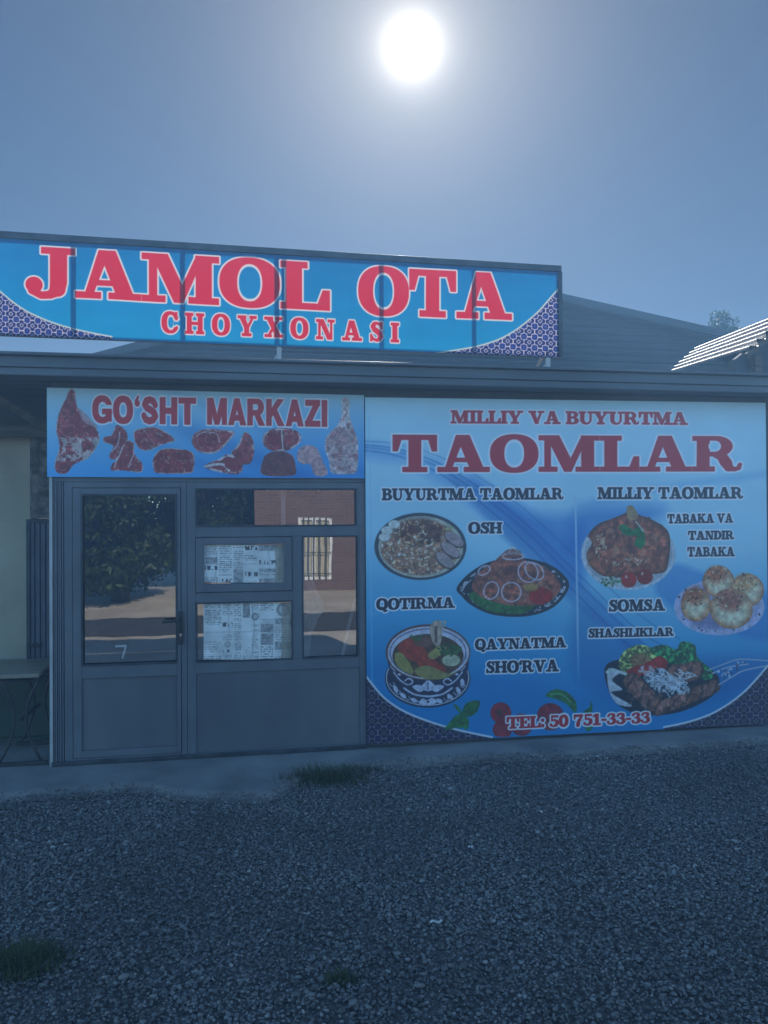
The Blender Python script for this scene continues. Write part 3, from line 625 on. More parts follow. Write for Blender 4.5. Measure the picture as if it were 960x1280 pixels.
# --- things behind the glass
def newspaper(px, Y, seed, label):
    c = Canvas([(px[0], px[1]), (px[2], px[1]), (px[2], px[3]), (px[0], px[3])], Y, .003, .0012, seed)
    rg = random.Random(seed); u0_, v0_ = px[0], px[1]; wv, hv = px[2]-px[0], px[3]-px[1]
    c.fill(lambda u, v: np.array([.93, .93, .91])*(.86+.26*fbm(u*.05, v*.06, seed))[:, None])
    x = u0_
    while x < px[2]-3:                                # ragged columns of articles, pictures and adverts
        cw = rg.choice((11, 14, 18, 23)); b = v0_-rg.random()*6
        while b < px[3]:
            chh = rg.choice((6, 9, 12, 16, 20)); a, x1, y1 = x+.8, min(x+cw-.8, px[2]), b+chh-1; q = rg.random(); k = rg.randrange(99); tone = .30+.22*rg.random()
            box = (a, b, x1, y1); fn = lambda u, v: sdR(u, v, a, b, x1, y1)
            if q < .52: c.paint(box, fn, np.array([tone, tone, tone+.01]), lambda u, v, d: .55*(np.sin(v*(2.1+.4*(k % 3))) > -.2)*np.clip((vnoise(u*1.1, v*.9, seed+k)-.3)*4, 0, 1), 1.2)
            elif q < .70: c.paint(box, fn, lambda u, v, d: (.38+.5*fbm(u*.35, v*.35, seed+k))[:, None]*np.ones(3), .85, 1.5)
            elif q < .80:
                rr = min(cw, chh)*.42; cx, cy = (a+x1)/2, (b+y1)/2; c.ell(cx, cy, rr, rr, [tone]*3, .6, 1.6); c.ell(cx, cy, rr*.6, rr*.6, [.84, .84, .83], .9, 1.4)
            elif q < .90: c.paint(box, fn, np.array([.22, .22, .25]), lambda u, v, d: .75*np.clip((vnoise(u*.55, v*.22, seed+k)-.42)*9, 0, 1)*(v > b+1.5)*(v < b+7), 1)
            b += chh
        x += cw
    for k in range(5):
        t = rg.random(); c.line([(u0_+wv*t, v0_), (u0_+wv*(t+.03), v0_+hv*.5), (u0_+wv*(t-.01), v0_+hv)], .9, [.98, .98, .97] if k % 2 else [.6, .6, .6], .45, 1.2)
    c.line([(u0_, v0_+hv*.52), (px[2], v0_+hv*.5)], 1.0, [.66, .66, .66], .5, 1.4)
    c.paint((px[2]-wv*.13, v0_, px[2], px[3]), lambda u, v: px[2]-wv*.10-3*fbm(v*.1, u*.02, 4)-u, lambda u, v, d: np.array([.66, .62, .55])*(.75+.4*fbm(u*.3, v*.1, 5))[:, None], .75, 1.5)
    root = c.build(None, MT['paper'], 'newspaper')[0]
    return tag(root, label, 'newspaper', 'newspapers covering the panes')
newspaper((255, 681, 355.5, 728), .003, 5, 'smaller newspaper sheet covering the upper middle pane beside the door')
newspaper((254.5, 753.5, 364.5, 824.5), .003, 9, 'larger newspaper sheet covering the lower middle pane beside the door')
# crumpled curtain strip in the right-hand pane
pts = [(379,705,0),(402,712,0),(398,735,0)]
prof = [(672,377,386),(700,377,388),(722,377,392),(740,378,397),(752,378,403),(762,378,406),(775,378,398),(795,378,389),(822,378,386)]
V, Q = [], []; nk = 14
pv = np.array(prof, float); vv = np.linspace(672, 824, 40); ra = np.interp(vv, pv[:, 0], pv[:, 1]); rb = np.interp(vv, pv[:, 0], pv[:, 2])
for i, v in enumerate(vv):
    for k in range(nk+1):
        p = at(ra[i]+(rb[i]-ra[i])*k/nk, v, .045); V.append((p.x, .045+.016*math.sin(k*1.9+v*.09)+.012*math.sin(v*.33+k*.7), p.z))
for i in range(len(vv)-1):
    for k in range(nk): a = i*(nk+1)+k; Q.append((a, a+1, a+nk+2, a+nk+1))
tag(link('curtain', np_mesh('curtain', V, Q, True), MT['plastic']), 'crumpled pale plastic curtain gathered at left edge of right pane', 'curtain')
a, b = at(444, 748, .035), at(428, 819, .03)
tag(MB().bar((a.x, .035, a.z), (b.x, .03, b.z), .024, .012).build('wooden_stick', MT['white'], bevel=.002), 'thin white stick leaning inside the right pane', 'stick')
# string of small bulbs across the transom
lr = empty('light_string', (at(350, 612, .1).x, .1, at(350, 612, .1).z)); tag(lr, 'string of small white bulbs hung inside the transom pane', 'string lights')
wp = [at(u, v, .10) for u, v in ((246, 609.5), (300, 609), (335, 609.5), (366, 609), (398, 609.5), (427, 611), (446, 609))]
MB().tube(wp, .003, 5).build('wire', MT['black_plastic'], lr)
for u, v in ((300, 612.5), (335, 612.5), (366, 613), (398, 613), (427, 616)):
    p = at(u, v, .10); bm = bmesh.new(); bmesh.ops.create_uvsphere(bm, u_segments=10, v_segments=8, radius=.009)
    bmesh.ops.scale(bm, vec=(1, 1, 1.35), verts=bm.verts); bmesh.ops.translate(bm, vec=p, verts=bm.verts)
    me = bpy.data.meshes.new('bulb'); bm.to_mesh(me); bm.free(); link('bulb', me, MT['bulb'], lr, True)
a = prect(351, 612, 357, 657, .05)
tag(MB().box(a[0], a[1], .05, .056, a[2]-.01, a[3]).build('batten', MT['white'], bevel=.002), 'upright white batten standing behind the transom pane', 'batten')
# small white hooked mark on the door glass
t7 = MB()
def tp(u, v): p = at(u, v, .004); return Vector((p.x, .004, p.z))
t7.prism([tp(144, 806.5), tp(158, 806), tp(158, 808.8), tp(144, 809.2)], (0, .003, 0)); t7.prism([tp(155.6, 809.2), tp(157.9, 809), tp(154, 823), tp(151.8, 823)], (0, .003, 0))
tag(t7.build('hooked_mark', MT['pale_trim']), 'white hooked mark low on the door glass', 'tape')

# ================================================================== SIGNS
RED, RED2 = [.88, .10, .20], [.72, .15, .20]
# ---- roof sign
YS = -.17
sg = Canvas([(-34, 288.5), (703.5, 334), (699.5, 447), (-34, 417.5)], YS, .0037, .007, 2)
def sgbg(u, v):
    t = np.clip((v-(292+u*.061))/115, 0, 1)[:, None]
    c = np.array([.03, .46, .68])*(1-t)+np.array([.08, .58, .77])*t
    return c+(.04*(fbm(u*.02, v*.05, 3)-.5))[:, None]
sg.fill(sgbg)
def corner(cv, curve, below, colr, white, own=None, lw=2.0):
    cv.poly(curve+below, colr, smooth=False)
    cv.line(curve, lw, white, smooth=False)
NAVY, LW = [.10, .16, .40], [.88, .80, .84]
lc = spline([(-40, 325), (0, 364), (30, 387), (65, 403), (100, 413), (140, 421)], closed=False); rc = spline([(545, 441.5), (600, 432), (636, 418), (668, 394), (690, 370), (706, 352)], closed=False)
latt = lambda u, v, d: lattice(u+v*.0, v-u*.055, 13.5, NAVY, LW, .055)
corner(sg, lc, [(140, 440), (-60, 440)], latt, [.80, .82, .78])
corner(sg, rc, [(720, 352), (720, 460), (545, 460)], latt, [.80, .82, .78])
for x0_ in (0,):
    k = sg.part('lettering', 'large red slab-serif title lettering with pale outline')
    OC = [.93, .86, .84]
    sg.text('JAMOL', SLAB, 32, 412, 368.5, 388.5, 307.5, 329.5, RED, OC, 1.9, k)
    sg.text('OTA', SLAB, 448, 639.5, 392.5, 400, 333, 342.5, RED, OC, 1.9, k)
    k = sg.part('lettering', 'small red slab-serif subtitle lettering with pale outline')
    sg.text('C H O Y X O N A S I', {**SLAB}, 202, 498.5, 415.5, 428, 389.5, 404, RED, OC, 1.6, k)
sign = empty('roof_sign', (at(335, 447, YS).x, YS, at(335, 447, YS).z)); tag(sign, 'long turquoise roof sign with big red slab letters and navy tile corners', 'sign')
sg.build(sign, MT['print_backlit'], 'banner_sheet')
zt = lambda u: at(u, 289+(u+34)*.0617, YS).z
zb = lambda u: at(u, 417.5+(u+34)*.0402, YS).z
fy0, fy1 = YS+.012, YS+.045
for u in (-32, 94, 230, 347, 356, 477, 592, 697):
    x = at(u, 380, YS+.03).x; MB().box(x-.014, x+.014, fy0, fy1, zb(u)+.005, zt(u)-.004).build('upright', MT['steel'], sign)
for f_, off in ((zt, 0), (zb, 0)):
    pa, pb = at(-34, 380, YS).x, at(702, 390, YS).x
    za, zb_ = f_(-34), f_(702)
    h = .045 if f_ is zt else .022
    if f_ is zt: MB().prism([(pa, YS-.010, za-h+.01), (pb, YS-.010, zb_-h+.01), (pb, YS-.010, zb_+.012), (pa, YS-.010, za+.012)], (0, .06, 0)).build('top_rail', MT['steel'], sign, .003)
    else: MB().prism([(pa, YS+.008, za), (pb, YS+.008, zb_), (pb, YS+.008, zb_+h), (pa, YS+.008, za+h)], (0, .035, 0)).build('bottom_rail', MT['steel'], sign, .003)
p = at(701, 390, YS); MB().box(p.x-.02, p.x+.012, YS-.008, YS+.05, zb(701), zt(701)-.035).build('end_post', MT['steel'], sign, .003)
for u in (349, 686):
    x = at(u, 440, YS).x; z = zb(u)
    m = MB(); m.box(x-.016, x+.016, YS+.01, YS+.04, zE1+.02, z+.01); m.bar((x+.02, YS+.03, z-.01), (x-.05, YS+.03, zE1+.03), .012); m.bar((x, YS+.05, z+.08), (x, YS+.40, zE1+.0), .02); m.box(x-.05, x+.05, YS-.02, YS+.06, zE1+.0225, zE1+.03)
    m.build('bracket', MT['pale_trim'], sign)

# ---- meat banner over the door
YM = -.035
mb = Canvas([(58.7, 484.4), (455.3, 494), (455.3, 598), (58.7, 596)], YM, .0034, .006, 5)
def mbbg(u, v):
    t = np.clip((v-488)/108, 0, 1)[:, None]; s_ = np.clip((u-60)/395, 0, 1)[:, None]
    c = (np.array([.76, .89, .93])*(1-t)+np.array([.30, .70, .95])*t)
    c = c*(1-.35*s_*t)+np.array([.08, .38, .72])*(.35*s_*t)
    k = v-(500+(u-170)*.42); band = (np.exp(-((k-10)/14)**2)*.30+np.exp(-((k-46)/8)**2)*.22+np.exp(-((k+30)/6)**2)*.12)*(u > 120)*np.clip((u-120)/120, 0, 1)
    return c*(1-band[:, None])+np.array([.06, .34, .68])*band[:, None]
mb.fill(mbbg)
def Zq(pts): return [(50+x*.4375, 470+y*.4375) for x, y in pts]
def meat(cv, pts, seed, own=None, c1=(.48, .11, .13), c2=(.78, .28, .29), rim=1.6, fat=.60, fatc=(.86, .74, .70), white=None):
    pts = spline(pts); xs, ys = [p[0] for p in pts], [p[1] for p in pts]
    def col(u, v, d):
        f = fbm(u*.13, v*.13, seed); c = np.array(c1)*(1-f[:, None])+np.array(c2)*f[:, None]
        rd = np.abs(fbm(u*.11+.4*fbm(u*.07, v*.07, seed+9), v*.11, seed+3)-.5)
        a = np.clip((.022-rd)/.018, 0, 1)*(fat > .3)*.75
        if white is not None: a = np.maximum(a, np.clip(white(u, v)*2, 0, 1)*np.clip((fbm(u*.2, v*.2, seed+6)-.40)*8, 0, 1))
        a = np.maximum(a, np.clip((d+rim)/.8, 0, 1)*np.clip((fbm(u*.15, v*.15, seed+4)-.35)*5, 0, 1))
        sh = (.72+.5*fbm(u*.3, v*.3, seed+8))[:, None]
        return (c*(1-a[:, None])+np.array(fatc)*a[:, None])*np.clip(sh, 0, 1.15)
    cv.paint((min(xs)-3, min(ys)-3, max(xs)+3, max(ys)+3), lambda u, v: sdP(u, v, pts), col, 1, .9, own)
def mp_(lbl): return mb.part('meat_picture', lbl)
k = mp_('printed raw leg of meat with white fat'); meat(mb, Zq([(85,38),(100,44),(106,85),(128,118),(160,148),(169,185),(140,232),(98,252),(76,278),(50,276),(42,250),(56,200),(46,150),(58,95),(74,66)]), 1, k, white=lambda u, v: np.clip((v-545)/6, 0, 1)*np.clip((578-v)/6, 0, 1))
mb.poly(Zq([(112,92),(165,146),(140,140),(120,124)]), [.78, .62, .62], .8, own=k)
k = mp_('printed pair of raw meat strips'); meat(mb, Zq([(220,140),(246,158),(248,190),(225,232),(205,238),(198,225),(210,200),(184,190),(183,176),(204,168)]), 2, k); meat(mb, Zq([(244,186),(268,192),(270,222),(292,250),(288,275),(240,270),(205,270),(206,252),(224,232)]), 3, k)
mb.line(Zq([(228,160),(222,195),(205,215)]), 1.4, [.85, .74, .72], own=k); mb.line(Zq([(240,196),(222,236),(212,262)]), 1.6, [.85, .74, .72], own=k); mb.line(Zq([(268,222),(252,262)]), 1.3, [.85, .74, .72], own=k)
k = mp_('printed dark raw beef fillet'); meat(mb, Zq([(268,160),(300,148),(340,150),(386,182),(350,196),(305,214),(276,198)]), 4, k)
k = mp_('printed square raw beef joint'); meat(mb, Zq([(324,235),(350,208),(410,210),(438,222),(440,262),(425,278),(340,278),(325,268)]), 5, k, c2=(.72, .22, .20))
k = mp_('printed raw steak with white fat edge'); meat(mb, Zq([(436,170),(470,152),(520,154),(555,160),(540,186),(505,218),(465,220),(438,200)]), 6, k, rim=2.6); mb.line(Zq([(447,172),(470,160),(505,166),(512,190)]), 1.1, [.88, .76, .74], own=k)
k = mp_('printed raw chops with rib bones'); meat(mb, Zq([(585,160),(606,178),(612,215),(600,250),(570,248),(545,225),(566,195)]), 7, k, c2=(.75, .3, .3), rim=3.0); meat(mb, Zq([(470,255),(510,238),(535,224),(570,236),(580,260),(566,280),(520,276),(480,266)]), 8, k, rim=3.2, fatc=(.92, .84, .82)); mb.line(Zq([(472,258),(520,252),(540,270)]), 3.2, [.9, .85, .83], own=k); mb.ell(*Zq([(548,254)])[0], 9, 6, [.60, .18, .2], own=k)
k = mp_('printed round raw steak with marrow bone'); meat(mb, Zq([(635,184),(648,158),(690,148),(735,158),(746,184),(720,208),(680,216),(650,208)]), 9, k, rim=3.0, fatc=(.92, .84, .82)); mb.ell(*Zq([(668,180)])[0], 7.5, 8, [.58, .14, .16], own=k); mb.line(Zq([(690,152),(694,208)]), 1.6, [.92, .85, .82], own=k)
k = mp_('printed dark liver'); meat(mb, Zq([(636,244),(650,222),(690,214),(720,226),(730,256),(724,284),(636,282)]), 10, k, c1=(.40, .16, .17), c2=(.56, .26, .26), fat=0, rim=.6)
k = mp_('printed pale pink sausage curl'); meat(mb, Zq([(736,240),(738,212),(760,198),(790,206),(808,245),(822,272),(812,286),(785,282),(772,252),(752,252)]), 11, k, c1=(.80, .56, .55), c2=(.90, .72, .70), fat=0, rim=.4)
k = mp_('printed pale leg joint with white fat and bone'); meat(mb, Zq([(862,66),(884,64),(884,110),(896,150),(908,190),(906,268),(880,280),(834,276),(826,245),(814,205),(820,172),(850,140),(862,104)]), 12, k, c1=(.60, .30, .30), c2=(.86, .72, .70), rim=2.5, fatc=(.93, .86, .84), white=lambda u, v: np.clip((540-v)/8, 0, 1)*.8+np.clip((v-552)/6, 0, 1)*.3)
k = mb.part('lettering', 'bold red sans lettering with pale outline')
MR, MO = [.82, .20, .21], [.98, .97, .98]
mb.text("GO'SHT", SANS, 115.5, 245, 528, 531, 495, 497.5, MR, MO, 1.7, k)
mb.text('MARKAZI', SANS, 259, 409, 530.5, 533.5, 497.5, 500.5, MR, MO, 1.7, k)
meatb = empty('meat_banner', (mb.x0, YM, mb.z[0])); tag(meatb, 'pale blue banner with raw meat pictures hung above the glazed door', 'banner')
mb.build(meatb, MT['print'], 'banner_sheet')
MB().ring(mb.x0+.01, mb.x1-.01, mb.z[3]+.01, mb.z[0]-.012, .03, YM+.006, YM+.03).build('backing_frame', MT['pale_trim'], meatb)

# ---- menu banner
YB = -.03
mn = Canvas([(456, 496.5), (957.5, 503.5), (960.5, 905), (459, 930.5)], YB, .0034, .006, 7)
LB, MBc, DB = np.array([.78, .93, .98]), np.array([.68, .90, .98]), np.array([.02, .54, .80])
def mnbg(u, v):
    t = np.clip((v-500-18*np.sin(u*.01))/410, 0, 1)[:, None]
    c = np.where(t < .45, LB+(MBc-LB)*t/.45, MBc+(DB-MBc)*np.clip((t-.45)/.42, 0, 1))
    return c+(.03*(fbm(u*.012, v*.02, 6)-.5))[:, None]
mn.fill(mnbg)
SW = [.05, .40, .78]
def swirl(pts, soft, al, c=SW): mn.poly(pts, c, al, soft, True)
swirl([(450,553),(500,560),(560,580),(640,625),(725,690),(725,740),(655,690),(580,625),(515,585),(452,570)], 16, .28)
swirl([(590,600),(660,640),(725,650),(725,720),(680,690)], 20, .5)
swirl([(560,590),(640,640),(730,730),(800,800),(790,815),(700,740),(600,640)], 9, .35, [.03, .34, .68])
swirl([(720,640),(760,632),(830,640),(720,690)], 26, .55)
swirl([(840,705),(890,720),(965,745),(965,800),(880,780),(820,740)], 9, .45, [.06, .42, .78])
swirl([(722,760),(780,800),(860,820),(965,820),(965,850),(830,880),(722,850)], 20, .30, [.03, .30, .62])
for k, (dx, w_, al) in enumerate(((0, 1.4, .5), (9, 1.2, .45), (22, 1.8, .4), (-16, 1.2, .35))):
    mn.line([(452, 556+dx*.3), (500, 562+dx*.4), (560, 585+dx*.6), (640, 640+dx), (720, 715+dx*1.2), (800, 790+dx*1.3), (850, 815+dx)], w_, [.02, .30, .62], al, 2.0)
mn.line([(456, 600), (560, 560), (700, 530), (960, 505)], 10, [.80, .90, .96], .35, 16)
mn.line([(720, 640), (800, 615), (960, 592)], 7, [.45, .72, .90], .5, 10)
mn.line([(456, 770), (560, 735), (700, 730)], 6, [.5, .76, .94], .35, 10)
mn.paint((714, 620, 728, 860), lambda u, v: np.abs(u-(719.5+(v-640)*.018))-1.2, [.72, .86, .96], lambda u, v, d: np.clip((858-v)/70, 0, 1)*.85, 1.2)
mn.paint((457, 520, 470, 860), lambda u, v: np.abs(u-(463+(v-640)*.01))-.8, [.62, .82, .95], .5, 1.2)
ML, MW = [.10, .11, .22], [.62, .58, .66]
c1_ = spline([(452, 838), (462, 851), (480, 872), (505, 889), (540, 903), (575, 913), (615, 921.5)], closed=False)
c2_ = spline([(830, 909), (862, 902), (890, 892), (915, 877), (938, 857), (965, 826)], closed=False)
lat2 = lambda u, v, d: lattice(u, v+u*.03, 15.0, ML, MW, .045)
corner(mn, c1_, [(620, 945), (440, 945)], lat2, [.86, .90, .94], lw=2.6)
corner(mn, c2_, [(975, 826), (975, 930), (830, 930)], lat2, [.86, .90, .94], lw=2.6)
rg = np.random.default_rng(5)
def speck(cv, n, region, cols, r, own=None, al=.9, rot=None, asp=1.6):
    x0_, y0_, x1_, y1_, fn = region
    xs = x0_+(x1_-x0_)*rg.random(n*3); ys = y0_+(y1_-y0_)*rg.random(n*3); ok = fn(xs, ys) < -r*.6
    for x, y in list(zip(xs[ok], ys[ok]))[:n]:
        c = np.array(cols[rg.integers(len(cols))])*(.85+.3*rg.random()); rr = r*(.6+.8*rg.random())
        cv.ell(x, y, rr*asp, rr, np.clip(c, 0, 1), al, .7, rg.random()*180 if rot is None else rot, own)
def fp(lbl): return mn.part('food_picture', lbl)
# pilaf
k = fp('printed oval plate of rice pilaf with eggs and sliced meat'); P = (525.5, 683)
mn.ell(*P, 57.5, 42, [.20, .25, .30], own=k); mn.ell(526, 683.5, 53, 38.5, [.80, .78, .68])
pl = lambda u, v: sdE(u, v, 525, 684, 49, 35)
mn.paint((470, 640, 585, 726), pl, lambda u, v, d: np.array([.66, .46, .34])*(.55+.85*fbm(u*.35, v*.35, 3))[:, None], 1, 2)
mn.ell(522, 665, 30, 18, [.34, .20, .14], .6, 8)
speck(mn, 420, (474, 646, 578, 722, pl), [(.96,.86,.72),(.90,.72,.52),(.72,.50,.36),(.98,.93,.85),(.46,.28,.22),(.92,.60,.36)], 1.0, asp=2.0)
speck(mn, 26, (500, 650, 552, 680, pl), [(.36,.18,.12),(.45,.26,.18)], 3.2, asp=1.3)
for x, y in ((493, 656), (484, 663.5), (480.5, 672)): mn.ell(x, y, 7.8, 5.8, [.55, .55, .5]); mn.ell(x, y-.6, 7, 5, [.93, .93, .88])
for x, y, a_ in ((568, 674, 35), (563, 687, 38), (556, 700, 40)): mn.ell(x, y+1.2, 14.5, 7.2, [.25, .15, .13], .8, 1, a_); mn.ell(x, y, 13.5, 6.2, lambda u, v, d: np.array([.74, .63, .62])*(.85+.25*fbm(u*.3, v*.3, 2))[:, None], 1, .9, a_)
mn.line([(558, 661), (566, 660)], 3, [.75, .75, .45])
# fried meat
k = fp('printed oval plate of fried meat with onion rings and lettuce')
lens = spline([(571,735),(585,718),(610,703),(645,697),(680,703),(702,716),(711.5,732),(700,752),(680,765),(650,771),(615,768),(590,757),(577,745)])
mn.poly(lens, [.08, .11, .16], smooth=False, own=k)
ld = lambda u, v: sdP(u, v, lens)
mn.paint((570, 690, 715, 775), lambda u, v: np.abs(ld(u, v)+6)-2.4, lambda u, v, d: np.where((fbm(u*.35, v*.35, 8) > .52)[:, None], np.array([.82, .84, .88]), np.array([.10, .14, .2])), .9)
mn.poly([(586,745),(600,740),(640,752),(672,748),(660,765),(630,767),(604,761)], lambda u, v, d: np.array([.14, .40, .14])*(.5+1.0*fbm(u*.35, v*.35, 4))[:, None], own=k)
mn.poly([(590,735),(598,716),(616,703),(628,692),(638,686),(650,690),(656,700),(676,706),(696,722),(700,738),(680,755),(640,757),(606,748)], lambda u, v, d: np.array([.64, .32, .22])*(.40+1.15*fbm(u*.18, v*.18, 5))[:, None], own=k)
speck(mn, 90, (595, 700, 690, 755, lambda u, v: sdE(u, v, 643, 730, 44, 22)), [(.42,.18,.13),(.66,.36,.24),(.78,.52,.38),(.34,.16,.13)], 2.2, al=.55)
mn.ell(676, 745, 15, 10.5, lambda u, v, d: np.array([.74, .10, .07])*(.7+.5*fbm(u*.2, v*.2, 6))[:, None], 1, 1.2); mn.ell(664, 734, 9, 5, [.80, .62, .25], .8, 3)
for x, y, rx, ry, a_ in ((639, 740, 12, 12, 0), (614, 738, 9, 11, 20), (660, 715, 12, 13, -35), (668, 714, 13, 9, 40), (641, 695.5, 13, 4, 0), (605, 713, 8, 5, -30)):
    mn.paint((x-16, y-16, x+16, y+16), lambda u, v: np.abs(sdE(u, v, x, y, rx, ry, a_))-.9, [.88, .80, .86], .95)
mn.line([(636, 690), (641, 684), (646, 690)], 2, [.86, .84, .84], own=k); mn.ell(641, 691, 11, 4.5, [.6, .45, .42], .6, 2)
# soup bowl
k = fp('printed patterned soup bowl on a matching saucer')
def china(u, v, d, s=8): 
    n = fbm(u*.16, v*.22, s); return np.where(((n > .53) & (n < .66))[:, None], np.array([.84, .86, .93]), np.array([.06, .09, .20]))
mn.ell(534.5, 848, 53.5, 36.5, [.06, .09, .18], own=k); mn.ell(534.5, 847, 50, 33, [.07, .10, .22])
mn.paint((480, 810, 590, 890), lambda u, v: np.abs(sdE(u, v, 534.5, 847, 51.5, 34.5))-.7, [.8, .83, .88])
mn.poly([(484,822),(500,846),(520,858),(548,859),(570,850),(586,826),(580,850),(562,868),(535,873),(508,867),(492,850)], [.09, .12, .25], own=k)
CW = [.84, .87, .95]
for a_ in range(8, 176, 21):                          # curls round the saucer rim
    t = R(a_); cx, cy = 534.5+44*math.cos(t), 849+28.5*math.sin(t)
    mn.ell(cx, cy, 4.6, 2.6, CW, 1, 1, 90-a_ if a_ < 90 else a_-90); t2 = R(a_+10); ax, ay = 534.5+46*math.cos(t2), 849+30*math.sin(t2)
    mn.line([(ax-3, ay-2.5), (ax, ay+1), (ax+3, ay-1.5), (ax+1.5, ay-3.5)], 1.1, CW, .9)
mn.poly([(524,878),(528,873),(534,875),(540,872),(546,877),(540,881),(530,881)], CW); mn.ell(535, 877, 1.6, 1.6, [.1, .13, .25])
for sgn in (-1, 1):                                   # bowl side: scroll, leaf and crescent
    q = lambda x, y: (535+sgn*(x-535), y)
    mn.line([q(492, 840), q(500, 850), q(510, 856), q(516, 852), q(511, 848), q(506, 851)], 1.8, CW); mn.line([q(505, 860), q(518, 868), q(535, 870.5)], 2.4, CW)
    mn.poly([q(515, 858), q(524, 856), q(531, 861), q(524, 865)], CW); mn.ell(*q(499, 843), 2.2, 1.5, CW); mn.line([q(488, 832), q(493, 838), q(497, 836)], 1.3, CW)
mn.poly([(526,860),(531,853),(535,850),(540,853),(545,860),(535,864)], CW); mn.line([(535, 853), (535, 862)], 1.2, [.1, .13, .25])
mn.ell(535, 815.5, 53, 35, [.42, .22, .14], own=k); mn.ell(535.5, 816, 51, 33, [.86, .86, .92]); mn.paint((480, 775, 592, 852), lambda u, v: np.abs(sdE(u, v, 535, 816, 47.5, 29.8))-.8, [.35, .3, .45], .7)
mn.ell(535, 820, 44.5, 27.5, lambda u, v, d: np.array([.33, .20, .10])*(.7+.6*fbm(u*.15, v*.15, 4))[:, None])
mn.poly([(497,812),(506,800),(522,798),(532,812),(545,826),(558,836),(552,842),(535,838),(515,826)], lambda u, v, d: np.array([.70, .20, .07])*(.7+.55*fbm(u*.2, v*.2, 5))[:, None])
mn.poly([(495,816),(504,818),(516,836),(514,843),(500,836),(494,826)], [.66, .60, .25]); mn.poly([(518,838),(534,832),(560,842),(572,838),(556,848),(530,848)], [.62, .56, .26]); mn.poly([(535,818),(552,806),(558,812),(542,824)], [.66, .60, .28])
mn.ell(564, 825.5, 11.5, 7.5, [.80, .80, .62], 1, 1.5); mn.ell(530, 803, 12, 6, [.50, .30, .22], .9, 3)
speck(mn, 40, (548, 803, 580, 822, lambda u, v: sdE(u, v, 562, 812, 15, 8)), [(.14,.34,.12),(.24,.45,.18),(.1,.25,.1)], 1.5); mn.line([(514, 795), (520, 800), (526, 796)], 3, [.15, .42, .14])
mn.poly([(537,785),(542,777),(550,776),(553,784),(551,803),(546,808),(540,800)], lambda u, v, d: np.array([.80, .70, .58])*(.75+.4*fbm(u*.4, v*.1, 7))[:, None], own=k); mn.line([(545, 784), (545, 802)], 3, [.42, .26, .2]); mn.line([(550, 778), (557, 777), (554, 784)], 2, [.78, .72, .6], own=k)
# roast chicken
k = fp('printed white plate of roast chicken with green herb')
mn.ell(785.5, 692, 59, 45.5, [.84, .88, .92], own=k); mn.ell(785.5, 692, 55, 42, [.72, .76, .78])
ch = spline([(736,668),(748,655),(766,648),(784,640),(784,634),(791,633),(798,643),(812,648),(832,660),(838,675),(836,700),(830,715),(806,718),(776,722),(754,720),(738,708),(733,692),(740,680)])
mn.poly(ch, lambda u, v, d: np.array([.66, .33, .22])*(.40+1.1*fbm(u*.13, v*.13, 12))[:, None]*np.clip(.6-d/14, .6, 1.1)[:, None], smooth=False, own=k)
speck(mn, 170, (736, 650, 836, 720, lambda u, v: sdP(u, v, ch)), [(.44,.20,.14),(.68,.38,.24),(.50,.24,.17),(.78,.54,.38),(.38,.17,.13)], 2.4, al=.5)
speck(mn, 55, (742, 665, 808, 714, lambda u, v: np.minimum(sdE(u, v, 750, 682, 9, 18), sdE(u, v, 782, 702, 26, 6))), [(.90,.82,.68),(.8,.66,.5)], .9, asp=2.2)
mn.poly([(784,634),(791,632.5),(798,645),(792,650),(785,648)], [.72, .56, .36], own=k)
mn.poly([(774,660),(780,655),(792,662),(800,658),(806,668),(806,680),(800,686),(793,680),(796,670),(782,669)], lambda u, v, d: np.array([.10, .46, .20])*(.65+.7*fbm(u*.25, v*.25, 9))[:, None])
mn.line([(795, 652), (800, 658), (804, 664)], 1.6, [.8, .86, .8])
for x, y, c_ in ((786, 725, .75), (806, 721, .6)): mn.ell(x, y, 10, 9.5, [c_, .12, .06], 1, 1.2); mn.ell(x-3, y-4, 1.6, 2.2, [.95, .85, .8], .8)
speck(mn, 60, (750, 718, 776, 734, lambda u, v: sdE(u, v, 764, 727, 14, 7)), [(.14,.38,.12),(.3,.5,.25),(.8,.85,.8)], 1.1)
# pastries
k = fp('printed plate of golden baked pastries')
mn.ell(899, 759, 56.5, 35, [.78, .78, .92], own=k); mn.ell(899, 757, 50, 30, [.70, .70, .88]); mn.ell(893, 772, 30, 14, [.45, .42, .6], .6, 8)
speck(mn, 22, (846, 735, 952, 792, lambda u, v: np.abs(sdE(u, v, 899, 759, 52, 31))-3), [(.12,.12,.25)], 1.0)
def bun(cx, cy, rx, ry, rot, tx, ty, s, top=(.60,.28,.12)):
    mn.ell(cx, cy, rx, ry, lambda u, v, d: (np.array([1.0, .92, .74])*(1-(np.clip((d+10+6*(fbm(u*.2, v*.2, s+7)-.5))/10, 0, 1)**1.3)[:, None]*np.array([.22, .50, .68])))*(.93+.07*np.sin(np.arctan2(v-cy-ty, u-cx-tx)*11+.25*np.hypot(u-cx, v-cy))[:, None])*(.92+.25*fbm(u*.14, v*.14, s))[:, None], 1, .9, rot, k)
    mn.ell(cx+tx, cy+ty, rx*.62, ry*.5, lambda u, v, d: np.array(top)*(.8+.9*fbm(u*.3, v*.3, s+2))[:, None], .9, 9, rot)
    speck(mn, 26, (cx-rx, cy-ry, cx+rx, cy+ry, lambda u, v: sdE(u, v, cx+tx, cy+ty, rx*.72, ry*.65)), [(.14,.08,.06),(.3,.15,.08),(.95,.88,.68)], .8)
